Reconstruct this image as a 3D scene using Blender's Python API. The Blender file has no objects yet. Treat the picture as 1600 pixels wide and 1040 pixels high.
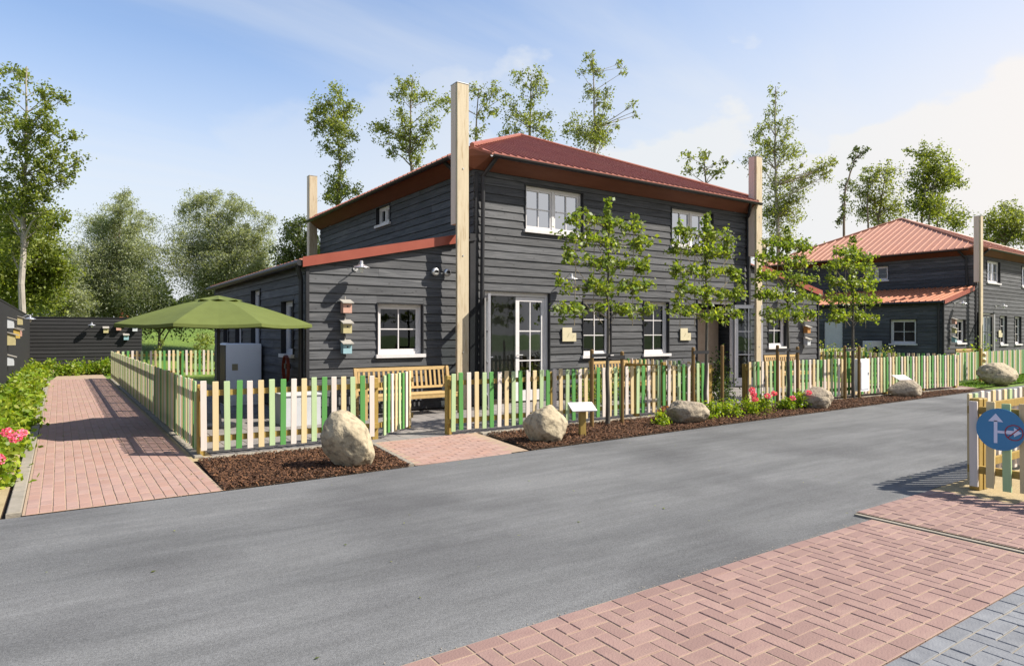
import bpy, bmesh, math, random
import numpy as np
from mathutils import Vector, Matrix, noise as mnoise

C = bpy.context.scene.collection
sc = bpy.context.scene
R = math.radians
# ------------------------------------------------------------------ camera
EYE = 1.6
FOC = 1030.0 / 1600.0 * 36.0
FWD = (0.5661, 0.8244)          # the camera looks this way; world x runs along the facade, y away from the road
RGT = (0.8244, -0.5661)
cam_d = bpy.data.cameras.new('camera'); cam = bpy.data.objects.new('camera', cam_d); C.objects.link(cam)
cam.location = (0, 0, EYE); cam.rotation_euler = (R(90), 0, -math.atan2(FWD[0], FWD[1]))
cam_d.lens = FOC; cam_d.sensor_width = 36; cam_d.clip_end = 2000; cam_d.clip_start = 0.05
sc.camera = cam
# ------------------------------------------------------------------ light
SUN_DIR = Vector((-0.80, 0.62, -1.0)).normalized()      # the way the light travels
ELEV = math.asin(-SUN_DIR.z)
sd = bpy.data.lights.new('sun', 'SUN'); sun = bpy.data.objects.new('sun', sd); C.objects.link(sun)
sd.energy = 5.0; sd.angle = R(0.55); sd.color = (1.0, 0.93, 0.82)
sun.rotation_euler = SUN_DIR.to_track_quat('-Z', 'Y').to_euler(); sun.location = (20, -15, 25)
sc.view_settings.view_transform = 'Standard'; sc.view_settings.look = 'None'
sc.view_settings.gamma = 1; sc.view_settings.use_curve_mapping = False
sc.view_settings.exposure = 1.0
w = bpy.data.worlds.new('World'); sc.world = w; w.use_nodes = True
def build_world():
    nt = w.node_tree; nt.nodes.clear(); N = nt.nodes.new; L = nt.links.new
    out = N('ShaderNodeOutputWorld'); bg = N('ShaderNodeBackground'); bg.inputs['Strength'].default_value = 0.06
    sky = N('ShaderNodeTexSky'); sky.sky_type = 'NISHITA'; sky.sun_disc = False
    sky.sun_elevation = ELEV; sky.sun_rotation = math.atan2(-SUN_DIR.x, -SUN_DIR.y)
    sky.air_density = 1.0; sky.dust_density = 0.6; sky.ozone_density = 2.0
    tc = N('ShaderNodeTexCoord'); sep = N('ShaderNodeSeparateXYZ'); L(tc.outputs['Generated'], sep.inputs[0])
    def M(op, a, b=None, c=None, clamp=False):
        n = N('ShaderNodeMath'); n.operation = op; n.use_clamp = clamp
        for i, q in enumerate((a, b, c)):
            if q is None: continue
            if isinstance(q, (int, float)): n.inputs[i].default_value = q
            else: L(q, n.inputs[i])
        return n.outputs[0]
    def MR(v, a, b, c=0., d=1., smooth=True):
        n = N('ShaderNodeMapRange'); n.clamp = True
        if smooth: n.interpolation_type = 'SMOOTHSTEP'
        L(v, n.inputs['Value'])
        for k, q in (('From Min', a), ('From Max', b), ('To Min', c), ('To Max', d)): n.inputs[k].default_value = q
        return n.outputs[0]
    zc = M('MAXIMUM', sep.outputs['Z'], 0.0)
    zz = M('ADD', zc, 0.16)
    # plane-projected cloud layer for thin cirrus
    px = M('DIVIDE', sep.outputs['X'], zz); py = M('DIVIDE', sep.outputs['Y'], zz)
    cmb = N('ShaderNodeCombineXYZ'); L(px, cmb.inputs[0]); L(py, cmb.inputs[1])
    mp = N('ShaderNodeMapping'); mp.inputs['Rotation'].default_value = (0, 0, R(-35)); mp.inputs['Scale'].default_value = (0.30, 1.0, 1); mp.inputs['Location'].default_value = (1.7, 0.5, 0)
    L(cmb.outputs[0], mp.inputs[0])
    n1 = N('ShaderNodeTexNoise'); n1.inputs['Scale'].default_value = 0.9; n1.inputs['Detail'].default_value = 7; n1.inputs['Roughness'].default_value = 0.55; n1.inputs['Distortion'].default_value = 0.7
    L(mp.outputs[0], n1.inputs['Vector'])
    wisps = MR(n1.outputs['Fac'], 0.42, 0.78)
    # puffy bank: noise over the direction itself
    mp2 = N('ShaderNodeMapping'); mp2.inputs['Scale'].default_value = (1, 1, 1.7); mp2.inputs['Location'].default_value = (3.1, 0.4, 0.2)
    L(tc.outputs['Generated'], mp2.inputs[0])
    n2 = N('ShaderNodeTexNoise'); n2.inputs['Scale'].default_value = 3.4; n2.inputs['Detail'].default_value = 10; n2.inputs['Roughness'].default_value = 0.52
    L(mp2.outputs[0], n2.inputs['Vector'])
    # height of the cloud bank: cloud where noise > f(elevation)
    thr = MR(sep.outputs['Z'], 0.20, 0.46, 0.34, 0.64, smooth=False)
    bank = MR(M('SUBTRACT', n2.outputs['Fac'], thr), -0.015, 0.10)
    # closeness to the sun's side of the sky
    sx, sy = -SUN_DIR.x, -SUN_DIR.y; h = math.hypot(sx, sy)
    hl = M('SQRT', M('ADD', M('MULTIPLY', sep.outputs['X'], sep.outputs['X']), M('ADD', M('MULTIPLY', sep.outputs['Y'], sep.outputs['Y']), 1e-5)))
    dt = M('DIVIDE', M('ADD', M('MULTIPLY', sep.outputs['X'], sx / h), M('MULTIPLY', sep.outputs['Y'], sy / h)), hl)
    side = MR(dt, -0.45, 0.70)
    horizon = MR(sep.outputs['Z'], 0.03, 0.50, 0.97, 0.0)
    f = M('MULTIPLY', wisps, 0.55)
    f = M('MAXIMUM', f, M('MULTIPLY', bank, MR(dt, -0.45, 0.25, 0.25, 0.85)))
    f = M('ADD', f, M('MULTIPLY', side, MR(sep.outputs['Z'], 0.10, 0.70, 0.85, 0.25)))
    # union of haze and clouds
    f = M('SUBTRACT', 1.0, M('MULTIPLY', M('SUBTRACT', 1.0, M('MINIMUM', f, 0.97)), M('SUBTRACT', 1.0, horizon)), clamp=True)
    white = N('ShaderNodeMixRGB'); L(MR(dt, 0.1, 0.95), white.inputs[0])
    white.inputs[1].default_value = (7.0, 7.25, 7.5, 1); white.inputs[2].default_value = (8.7, 8.0, 7.4, 1)
    blu = N('ShaderNodeMixRGB'); blu.blend_type = 'MULTIPLY'; blu.inputs[0].default_value = 1; blu.inputs[2].default_value = (1.45, 1.68, 1.9, 1)
    L(sky.outputs[0], blu.inputs[1])
    mix = N('ShaderNodeMixRGB'); L(f, mix.inputs[0]); L(blu.outputs[0], mix.inputs[1]); L(white.outputs[0], mix.inputs[2])
    L(mix.outputs[0], bg.inputs['Color']); L(bg.outputs[0], out.inputs[0])
build_world()

# ------------------------------------------------------------------ materials
rng = random.Random(5); nr = np.random.default_rng(7)
def lin(h):
    def g(c): c /= 255.; return c / 12.92 if c <= .04045 else ((c + .055) / 1.055) ** 2.4
    return tuple(g(int(h[i:i+2], 16)) for i in (0, 2, 4))
def mat(name, c1, c2=None, scale=(6, 6, 6), rough=.7, bump=0., bscale=None, detail=6, metal=0., vary=0., spec=.3, ramp=(.3, .7), noise2=None, transl=0., c3=None, dist=.01):
    """noise-mixed colours c1/c2, per piece brightness change 'vary', bump from a second noise"""
    m = bpy.data.materials.new(name); m.use_nodes = True; nt = m.node_tree; nt.nodes.clear(); N = nt.nodes.new; L = nt.links.new
    out = N('ShaderNodeOutputMaterial'); p = N('ShaderNodeBsdfPrincipled'); tc = N('ShaderNodeTexCoord')
    c2 = c2 or c1
    oi = N('ShaderNodeObjectInfo'); ge = N('ShaderNodeNewGeometry')
    ad = N('ShaderNodeMath'); ad.operation = 'ADD'; L(oi.outputs['Random'], ad.inputs[0]); L(ge.outputs['Random Per Island'], ad.inputs[1])
    fr = N('ShaderNodeMath'); fr.operation = 'FRACT'; L(ad.outputs[0], fr.inputs[0])
    mp = N('ShaderNodeMapping'); mp.inputs['Scale'].default_value = scale; L(tc.outputs['Object'], mp.inputs[0])
    sh = N('ShaderNodeVectorMath'); sh.operation = 'SCALE'; sh.inputs[0].default_value = (37, 61, 13)
    L(fr.outputs[0], sh.inputs['Scale'])
    av = N('ShaderNodeVectorMath'); av.operation = 'ADD'; L(mp.outputs[0], av.inputs[0])
    if vary > 0 and not transl: L(sh.outputs[0], av.inputs[1])
    n = N('ShaderNodeTexNoise'); n.inputs['Scale'].default_value = 1; n.inputs['Detail'].default_value = detail; n.inputs['Roughness'].default_value = .6
    L(av.outputs[0], n.inputs['Vector'])
    cr = N('ShaderNodeMapRange'); cr.inputs['From Min'].default_value = ramp[0]; cr.inputs['From Max'].default_value = ramp[1]; L(n.outputs['Fac'], cr.inputs[0])
    mx = N('ShaderNodeMixRGB'); L(cr.outputs[0], mx.inputs[0]); mx.inputs[1].default_value = (*c1, 1); mx.inputs[2].default_value = (*c2, 1)
    col = mx.outputs[0]
    if noise2:      # (scale, colour, lo, hi): blotches of a third colour
        n2 = N('ShaderNodeTexNoise'); n2.inputs['Detail'].default_value = 5; n2.inputs['Scale'].default_value = 1
        mp2 = N('ShaderNodeMapping'); s2 = noise2[0]; mp2.inputs['Scale'].default_value = s2 if isinstance(s2, tuple) else (s2,) * 3
        L(tc.outputs['Object'], mp2.inputs[0]); L(mp2.outputs[0], n2.inputs['Vector'])
        r2 = N('ShaderNodeMapRange'); r2.inputs['From Min'].default_value = noise2[2]; r2.inputs['From Max'].default_value = noise2[3]; L(n2.outputs['Fac'], r2.inputs[0])
        m2 = N('ShaderNodeMixRGB'); L(r2.outputs[0], m2.inputs[0]); L(col, m2.inputs[1]); m2.inputs[2].default_value = (*noise2[1], 1); col = m2.outputs[0]
    if c3:          # per piece colour
        m3 = N('ShaderNodeMixRGB'); pw = N('ShaderNodeMath'); pw.operation = 'POWER'; pw.inputs[1].default_value = 1.6; L(fr.outputs[0], pw.inputs[0])
        L(pw.outputs[0], m3.inputs[0]); L(col, m3.inputs[1]); m3.inputs[2].default_value = (*c3, 1); col = m3.outputs[0]
    if vary > 0:
        v = N('ShaderNodeMapRange'); v.inputs['To Min'].default_value = 1 - vary; v.inputs['To Max'].default_value = 1 + vary
        f2 = N('ShaderNodeMath'); f2.operation = 'MULTIPLY'; f2.inputs[1].default_value = 7.31; L(fr.outputs[0], f2.inputs[0])
        f3 = N('ShaderNodeMath'); f3.operation = 'FRACT'; L(f2.outputs[0], f3.inputs[0]); L(f3.outputs[0], v.inputs[0])
        hs = N('ShaderNodeMixRGB'); hs.blend_type = 'MULTIPLY'; hs.inputs[0].default_value = 1; L(col, hs.inputs[1]); L(v.outputs[0], hs.inputs[2]); col = hs.outputs[0]
    L(col, p.inputs['Base Color'])
    p.inputs['Roughness'].default_value = rough; p.inputs['Metallic'].default_value = metal; p.inputs['Specular IOR Level'].default_value = spec
    if bump > 0:
        nb = N('ShaderNodeTexNoise'); nb.inputs['Detail'].default_value = 5; nb.inputs['Scale'].default_value = 1
        mb = N('ShaderNodeMapping'); mb.inputs['Scale'].default_value = bscale or scale; L(tc.outputs['Object'], mb.inputs[0]); L(mb.outputs[0], nb.inputs['Vector'])
        b = N('ShaderNodeBump'); b.inputs['Strength'].default_value = bump; b.inputs['Distance'].default_value = dist; L(nb.outputs['Fac'], b.inputs['Height']); L(b.outputs[0], p.inputs['Normal'])
    if transl > 0:
        t = N('ShaderNodeBsdfTranslucent'); tm = N('ShaderNodeMixRGB'); tm.blend_type = 'MULTIPLY'; tm.inputs[0].default_value = 1; L(col, tm.inputs[1]); tm.inputs[2].default_value = (1.9, 1.9, .7, 1); L(tm.outputs[0], t.inputs[0])
        ms = N('ShaderNodeMixShader'); ms.inputs[0].default_value = transl; L(p.outputs[0], ms.inputs[1]); L(t.outputs[0], ms.inputs[2]); L(ms.outputs[0], out.inputs[0])
    else: L(p.outputs[0], out.inputs[0])
    return m
def glass_mat(name, refl, tint):
    m = bpy.data.materials.new(name); m.use_nodes = True; nt = m.node_tree; nt.nodes.clear(); N = nt.nodes.new; L = nt.links.new
    out = N('ShaderNodeOutputMaterial'); g = N('ShaderNodeBsdfGlossy'); g.inputs['Roughness'].default_value = .015; g.inputs['Color'].default_value = (.8, .88, 1, 1)  # reflection tinted blue in place of a bluer sky
    t = N('ShaderNodeBsdfTransparent'); t.inputs[0].default_value = (*tint, 1)
    fr = N('ShaderNodeFresnel'); fr.inputs[0].default_value = 1.6
    a = N('ShaderNodeMath'); a.operation = 'MULTIPLY_ADD'; a.inputs[1].default_value = .5; a.inputs[2].default_value = refl; a.use_clamp = True; L(fr.outputs[0], a.inputs[0])
    nz = N('ShaderNodeTexNoise'); nz.inputs['Scale'].default_value = 1.2; tc = N('ShaderNodeTexCoord'); L(tc.outputs['Object'], nz.inputs['Vector'])
    b = N('ShaderNodeBump'); b.inputs['Strength'].default_value = .06; b.inputs['Distance'].default_value = .05; L(nz.outputs[0], b.inputs['Height']); L(b.outputs[0], g.inputs['Normal'])
    x = N('ShaderNodeMixShader'); L(a.outputs[0], x.inputs[0]); L(t.outputs[0], x.inputs[1]); L(g.outputs[0], x.inputs[2]); L(x.outputs[0], out.inputs[0])
    return m
M = {}
M['siding'] = mat('dark_stained_timber', (.028, .030, .034), (.078, .080, .086), (1.6, 1.6, 60), .65, .5, (3, 3, 90), vary=.26, noise2=((1.2, 1.2, 9), (.125, .125, .13), .55, .88), spec=.3, ramp=(.36, .62), dist=.006)
M['fence_dark'] = mat('black_stained_boards', (.008, .008, .009), (.020, .020, .021), (1.6, 1.6, 50), .7, .4, (3, 3, 80), vary=.25)
M['black'] = mat('black_trim_paint', (.012, .013, .015), (.02, .02, .024), rough=.5)
M['core'] = mat('wall_backing', (.012, .012, .013), rough=.9)
M['plaster'] = mat('interior_plaster', (.22, .20, .18), (.27, .25, .22), rough=.9)
M['intfloor'] = mat('interior_floor', (.12, .09, .06), (.18, .13, .09), (3, 20, 1), rough=.5)
M['white'] = mat('white_painted_wood', (.52, .50, .50), (.60, .58, .58), (8, 8, 8), .4, vary=.03)
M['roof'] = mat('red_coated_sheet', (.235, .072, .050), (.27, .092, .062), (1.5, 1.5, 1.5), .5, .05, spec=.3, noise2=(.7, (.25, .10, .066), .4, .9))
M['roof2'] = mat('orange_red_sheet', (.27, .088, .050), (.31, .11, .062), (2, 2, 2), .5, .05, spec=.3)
M['roof_far'] = mat('glare_lightened_terracotta_sheet', (.37, .165, .105), (.43, .20, .13), (1.5, 1.5, 1.5), .5, .05, spec=.3, noise2=(.7, (.36, .18, .12), .4, .9))  # same red sheet as the near roof, sky glare painted into the colour
M['roof2_far'] = mat('glare_lightened_orange_sheet', (.36, .13, .065), (.42, .165, .085), (2, 2, 2), .5, .05, spec=.3)  # lean-to sheet of the far house, likewise lightened for painted glare
M['soffit'] = mat('rust_red_boarding', (.115, .040, .022), (.14, .052, .03), (2, 2, 20), .7)
M['verge'] = mat('red_verge_trim', (.22, .052, .034), (.25, .065, .042), (3, 3, 3), .4)
M['post'] = mat('pale_planed_timber', lin('aa9c82'), lin('b8ab92'), (14, 14, 1.2), .6, .25, (40, 40, 3), noise2=((30, 30, 3), lin('8a7454'), .52, .80), dist=.004)
M['postcap'] = mat('pinkish_timber_cladding', lin('ccb8a8'), lin('d8c4b4'), (14, 14, 1.2), .6, .25, (40, 40, 3), dist=.004)
M['zinc'] = mat('galvanised_metal', (.45, .45, .46), (.6, .6, .6), (30, 30, 30), .35, metal=.8)
M['lampglass'] = mat('frosted_lamp_glass', (.6, .62, .62), rough=.2, spec=.6)
M['asphalt'] = mat('worn_asphalt', (.086, .088, .091), (.152, .154, .156), (.16, 1.0, 1), .85, .5, (160, 160, 160), detail=9, noise2=(.55, (.082, .083, .086), .46, .66), spec=.25, dist=.012)
def asphalt_speckle():
    nt = M['asphalt'].node_tree; N = nt.nodes.new; L = nt.links.new
    p = [n for n in nt.nodes if n.type == 'BSDF_PRINCIPLED'][0]; src = p.inputs['Base Color'].links[0].from_socket
    tc = [n for n in nt.nodes if n.type == 'TEX_COORD'][0]
    v = N('ShaderNodeTexVoronoi'); v.inputs['Scale'].default_value = 130; L(tc.outputs['Object'], v.inputs['Vector'])
    sp = N('ShaderNodeSeparateColor'); L(v.outputs['Color'], sp.inputs[0])
    r = N('ShaderNodeMapRange'); r.inputs['To Min'].default_value = .80; r.inputs['To Max'].default_value = 1.22; L(sp.outputs[0], r.inputs[0])
    n = N('ShaderNodeTexNoise'); n.inputs['Scale'].default_value = 1; n.inputs['Detail'].default_value = 8; n.inputs['Roughness'].default_value = .7
    mp = N('ShaderNodeMapping'); mp.inputs['Scale'].default_value = (.9, 7, 1); mp.inputs['Rotation'].default_value = (0, 0, R(6)); L(tc.outputs['Object'], mp.inputs[0]); L(mp.outputs[0], n.inputs['Vector'])
    r2 = N('ShaderNodeMapRange'); r2.inputs['From Min'].default_value = .3; r2.inputs['From Max'].default_value = .75; r2.inputs['To Min'].default_value = .84; r2.inputs['To Max'].default_value = 1.18; L(n.outputs[0], r2.inputs[0])
    mu = N('ShaderNodeMath'); mu.operation = 'MULTIPLY'; L(r.outputs[0], mu.inputs[0]); L(r2.outputs[0], mu.inputs[1])
    mx = N('ShaderNodeMixRGB'); mx.blend_type = 'MULTIPLY'; mx.inputs[0].default_value = 1; L(src, mx.inputs[1]); L(mu.outputs[0], mx.inputs[2]); L(mx.outputs[0], p.inputs['Base Color'])
asphalt_speckle()
def knots(m, sc_=(5, 5, 9), lo=.05, hi=.10, dark=.45):
    nt = m.node_tree; N = nt.nodes.new; L = nt.links.new; p = [n for n in nt.nodes if n.type == 'BSDF_PRINCIPLED'][0]; src = p.inputs['Base Color'].links[0].from_socket
    tc = [n for n in nt.nodes if n.type == 'TEX_COORD'][0]; mp = N('ShaderNodeMapping'); mp.inputs['Scale'].default_value = sc_; L(tc.outputs['Object'], mp.inputs[0])
    v = N('ShaderNodeTexVoronoi'); v.inputs['Scale'].default_value = 1; L(mp.outputs[0], v.inputs['Vector'])
    r = N('ShaderNodeMapRange'); r.inputs['From Min'].default_value = lo; r.inputs['From Max'].default_value = hi*1.8; r.inputs['To Min'].default_value = dark; r.inputs['To Max'].default_value = 1; L(v.outputs['Distance'], r.inputs[0])
    mx = N('ShaderNodeMixRGB'); mx.blend_type = 'MULTIPLY'; mx.inputs[0].default_value = 1; L(src, mx.inputs[1]); L(r.outputs[0], mx.inputs[2]); L(mx.outputs[0], p.inputs['Base Color'])
knots(M['siding'])
M['brick'] = mat('pink_clinker_paver', lin('7e6560'), lin('8b726a'), (9, 9, 9), .85, .6, (70, 70, 70), vary=.06, c3=lin('7b635d'), noise2=(1.3, lin('8c7a6c'), .50, .85), dist=.006)
M['brickpath'] = mat('pale_pink_path_paver', lin('8a7069'), lin('997f75'), (5, 5, 5), .8, .6, (70, 70, 70), vary=.06, c3=lin('927468'), noise2=(1.1, lin('9c8874'), .5, .85), dist=.006)
M['joint'] = mat('sandy_joint', lin('8c7a68'), lin('9a8672'), (12, 12, 12), .95, .5, (90, 90, 90))
M['greybrick'] = mat('grey_concrete_paver', lin('63656a'), lin('74767a'), (9, 9, 9), .8, .6, (70, 70, 70), vary=.1, dist=.006)
M['patio'] = mat('beige_grey_slab', lin('6e6a68'), lin('7e7975'), (5, 5, 5), .85, .4, (60, 60, 60), vary=.08)
M['kerb'] = mat('concrete_kerb', lin('7a7468'), lin('8a8378'), (8, 8, 8), .9, .5, (60, 60, 60), vary=.06)
M['slot'] = mat('drain_slot_metal', (.05, .05, .05), rough=.6)
M['soil'] = mat('dark_soil', lin('32261c'), lin('483626'), (8, 8, 8), .95, 1, (30, 30, 30))
M['sand'] = mat('pale_sand', lin('8c7c5c'), lin('9c8c6c'), (6, 6, 6), .95, .8, (60, 60, 60))
M['chip'] = mat('bark_chip', lin('2c1b12'), lin('4a3020'), (20, 20, 20), .85, vary=.5, c3=lin('6a4a32'))
M['field'] = mat('meadow_grass', (.095, .15, .018), (.15, .21, .03), (.5, .5, .5), .9, 1, (9, 9, 9), noise2=(.12, (.075, .13, .022), .4, .7), dist=.1)
M['blade'] = mat('grass_blades', (.06, .12, .012), (.09, .16, .02), rough=.6, vary=.35, transl=.3)
M['rock'] = mat('granite_boulder', lin('958972'), lin('a89c84'), (3, 3, 3), .85, .9, (18, 18, 18), noise2=(13, lin('665c4c'), .48, .74), detail=9, dist=.02)
M['rock2'] = mat('brown_grey_granite', lin('8c8070'), lin('a09480'), (3, 3, 3), .85, .9, (26, 26, 26), noise2=(22, lin('6c6254'), .50, .72), detail=9, dist=.02)
for k, a in {'slat_pink': 'cabfb6', 'slat_peach': 'c9b58c', 'slat_mint': 'a2b68a', 'slat_green': '528a48'}.items():
    c = lin(a); M[k] = mat(k + '_paint', c, tuple(x * .9 for x in c), (20, 20, 3), .55, .2, (60, 60, 6), vary=.06, dist=.003, noise2=((14, 14, 3), tuple(x*.62 for x in c), .60, .85))
M['pine'] = mat('yellow_green_impregnated_pine', lin('86703a'), lin('9c8344'), (20, 20, 4), .65, .2, (50, 50, 6), vary=.1, dist=.003)
M['stake'] = mat('brown_round_stake', lin('644c2a'), lin('7a6036'), (20, 20, 3), .7, .2, (60, 60, 5), vary=.12)
M['teak'] = mat('golden_bench_wood', lin('a08558'), lin('b09464'), (16, 16, 16), .5, .15, (60, 60, 10), vary=.08)
M['bamboo'] = mat('grey_cane', lin('7c7260'), lin('908672'), (20, 20, 3), .6)
M['bark'] = mat('grey_brown_bark', (.11, .09, .065), (.22, .19, .15), (8, 8, 2), .9, .8, (20, 20, 4), dist=.03)
M['bark_pale'] = mat('pale_grey_bark', (.24, .21, .18), (.36, .33, .29), (5, 5, 2), .85, .6, (14, 14, 5), dist=.03)
M['bark_dark'] = mat('dark_young_bark', (.05, .045, .038), (.11, .10, .08), (20, 20, 5), .85, .4)
LV = dict(rough=.5, vary=.35, transl=.42, spec=.35)
M['leaf_esp'] = mat('espalier_leaves', (.095, .155, .022), (.13, .19, .03), (3, 3, 3), c3=(.21, .235, .04), **LV)
M['leaf_willow'] = mat('willow_leaves', (.15, .175, .10), (.19, .215, .13), (1, 1, 1), c3=(.32, .34, .24), **LV)  # background tree leaf colours are raised to stand in for distance haze
M['leaf_olive'] = mat('olive_leaves', (.095, .135, .022), (.13, .165, .03), (1, 1, 1), c3=(.19, .21, .04), **LV)
M['leaf_mid'] = mat('mid_green_leaves', (.11, .145, .032), (.15, .18, .042), (1, 1, 1), c3=(.22, .24, .07), **LV)
M['leaf_dark'] = mat('dark_green_leaves', (.045, .07, .02), (.065, .09, .027), (1, 1, 1), c3=(.10, .12, .045), **LV)
M['leaf_lime'] = mat('lime_leaves', (.10, .18, .010), (.15, .24, .015), (2, 2, 2), c3=(.26, .29, .03), **LV)
M['leaf_bush'] = mat('glossy_bush_leaves', (.022, .04, .010), (.035, .06, .016), (2, 2, 2), c3=(.06, .09, .02), **LV)
M['leaf_red'] = mat('rusty_foliage', (.16, .05, .02), (.22, .08, .03), (2, 2, 2), c3=(.25, .12, .05), **LV)
M['petal'] = mat('pink_petals', lin('d4406a'), lin('e05f84'), (9, 9, 9), .6, vary=.2, c3=lin('e88aa4'), transl=.2)
M['umb'] = mat('olive_green_canvas', lin('565f2e'), lin('5e6834'), (3, 3, 3), .85, .15, (200, 200, 200), transl=.12)
M['darkmetal'] = mat('dark_grey_metal', (.03, .03, .033), rough=.45, metal=.4)
M['cab'] = mat('grey_white_enamel', lin('d2d6dc'), lin('dadde2'), (2, 2, 2), .4)
M['hose'] = mat('red_brown_hose', lin('6e2f22'), rough=.5)
M['plaque'] = mat('cream_plaque', lin('b4ab90'), lin('c0b698'), (9, 9, 9), .5)
M['mark'] = mat('grey_engraving', lin('8c8468'), rough=.7)
M['bluesign'] = mat('blue_sign_enamel', lin('33729e'), lin('3a7aa6'), (4, 4, 4), .35, spec=.5)
M['signwhite'] = mat('pale_sign_print', lin('c9cbe0'), rough=.4)
M['signred'] = mat('red_sign_print', lin('8c2a3a'), rough=.4)
M['signdark'] = mat('dark_sign_print', lin('2a3038'), rough=.4)
for k, a in {'bird_pink': 'b89080', 'bird_cream': 'aca278', 'bird_blue': '88a8b0', 'bird_white': 'b8bcc0', 'bird_yellow': 'b89c50', 'bird_orange': 'a87844'}.items():
    M[k] = mat(k + '_paint', lin(a), tuple(x * .85 for x in lin(a)), (15, 15, 15), .6, .2)
M['bird_roof'] = mat('grey_birdhouse_roof', lin('86827c'), lin('96928a'), (9, 9, 9), .7)
M['terra'] = mat('whitewashed_planter', lin('a8aaac'), lin('b4b6b8'), (4, 4, 4), .7)
M['glass'] = glass_mat('window_glass', .03, (.55, .60, .60))
M['glassup'] = glass_mat('sky_tinted_window_glass', .55, (.45, .5, .52))  # upper panes: stronger reflection, sky blue put into its tint

# ------------------------------------------------------------------ helpers
class MB:
    def __init__(s, T=None): s.v = []; s.f = []; s.T = T
    def add(s, vs, fs):
        o = len(s.v); s.v += [tuple(s.T(*v)) if s.T else tuple(v) for v in vs]; s.f += [tuple(i + o for i in f) for f in fs]; return s
    def box(s, a, b):
        x0, y0, z0 = a; x1, y1, z1 = b
        return s.add([(x0,y0,z0),(x1,y0,z0),(x1,y1,z0),(x0,y1,z0),(x0,y0,z1),(x1,y0,z1),(x1,y1,z1),(x0,y1,z1)],
              [(0,3,2,1),(4,5,6,7),(0,1,5,4),(1,2,6,5),(2,3,7,6),(3,0,4,7)])
    def cham(s, a, b, c):       # box with chamfered top edges
        x0, y0, z0 = a; x1, y1, z1 = b
        return s.add([(x0,y0,z0),(x1,y0,z0),(x1,y1,z0),(x0,y1,z0),(x0,y0,z1-c),(x1,y0,z1-c),(x1,y1,z1-c),(x0,y1,z1-c),(x0+c,y0+c,z1),(x1-c,y0+c,z1),(x1-c,y1-c,z1),(x0+c,y1-c,z1)],
              [(0,1,5,4),(1,2,6,5),(2,3,7,6),(3,0,4,7),(4,5,9,8),(5,6,10,9),(6,7,11,10),(7,4,8,11),(8,9,10,11)])
    def tube(s, p0, p1, r0, r1=None, n=8, caps=True):
        r1 = r0 if r1 is None else r1; p0 = Vector(p0); p1 = Vector(p1); d = (p1 - p0)
        if d.length < 1e-6: return s
        d.normalize(); a = d.orthogonal().normalized(); b = d.cross(a)
        vs = [p0 + (a * math.cos(t) + b * math.sin(t)) * r0 for t in [2*math.pi*i/n for i in range(n)]] + [p1 + (a * math.cos(t) + b * math.sin(t)) * r1 for t in [2*math.pi*i/n for i in range(n)]]
        fs = [(i, (i+1) % n, n + (i+1) % n, n + i) for i in range(n)]
        if caps: fs += [tuple(range(n))[::-1], tuple(range(n, 2*n))]
        return s.add(vs, fs)
    def path(s, pts, rads, n=7):
        for i in range(len(pts)-1): s.tube(pts[i], pts[i+1], rads[i], rads[i+1], n, caps=(i in (0, len(pts)-2)))
        return s
    def extr(s, poly, off):     # polygon in 3d extruded by a vector
        n = len(poly); q = [tuple(p[i] + off[i] for i in range(3)) for p in poly]
        return s.add(list(poly) + q, [tuple(range(n)), tuple(range(2*n-1, n-1, -1))] + [(i, n+i, n+(i+1) % n, (i+1) % n) for i in range(n)])
    def lathe(s, prof, n=16, org=(0, 0, 0)):    # prof: (r, z) pairs
        vs = []; fs = []; k = len(prof)
        for r_, z in prof:
            for i in range(n): t = 2*math.pi*i/n; vs.append((org[0] + r_*math.cos(t), org[1] + r_*math.sin(t), org[2] + z))
        for j in range(k-1):
            for i in range(n): fs.append((j*n+i, j*n+(i+1) % n, (j+1)*n+(i+1) % n, (j+1)*n+i))
        fs.append(tuple(range(n))[::-1]); fs.append(tuple(range((k-1)*n, k*n)))
        return s.add(vs, fs)
    def mesh(s, name, m, smooth=False):
        me = bpy.data.meshes.new(name); me.from_pydata(s.v, [], s.f); me.materials.append(M[m] if isinstance(m, str) else m)
        if smooth:
            me.polygons.foreach_set('use_smooth', [True] * len(me.polygons))
        me.update(); return me
    def build(s, name, m, parent=None, org=(0, 0, 0), smooth=False):
        if any(org): s.v = [(a-org[0], b-org[1], c-org[2]) for a, b, c in s.v]
        return link(name, s.mesh(name, m, smooth), parent)
def link(name, me, parent=None, loc=None, rz=0):
    o = bpy.data.objects.new(name, me); C.objects.link(o); o.parent = parent
    if loc is not None: o.location = loc
    if rz: o.rotation_euler = (0, 0, rz)
    return o
LABELS = {}
def tag(o, label, cat, group=None):
    assert 4 <= len(label.split()) <= 16, label
    o['label'] = label; o['category'] = cat
    if group: o['group'] = group
    if label in LABELS: print('DUPLICATE LABEL', label)
    LABELS[label] = 1
    return o
def thing(name, label, cat, loc=(0, 0, 0), rz=0, group=None):
    o = bpy.data.objects.new(name, None); C.objects.link(o); o.location = loc; o.rotation_euler = (0, 0, rz); o.empty_display_size = .2
    return tag(o, label, cat, group)
def struct(name, mb, m, kind='structure'):
    o = mb.build(name, m); o['kind'] = kind; return o
def copy_tree(o, parent=None):
    c = o.copy(); C.objects.link(c); c.parent = parent
    for ch in list(KIDS(o)): copy_tree(ch, c)
    return c
def KIDS(o): return [x for x in bpy.data.objects if x.parent == o]
def W(u, v, d):     # a point seen at (u, v) of the photograph, d metres deep
    r = (u - 800) / 1030. * d
    return Vector((FWD[0]*d + RGT[0]*r, FWD[1]*d + RGT[1]*r, EYE + (520 - v) / 1030. * d))
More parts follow.
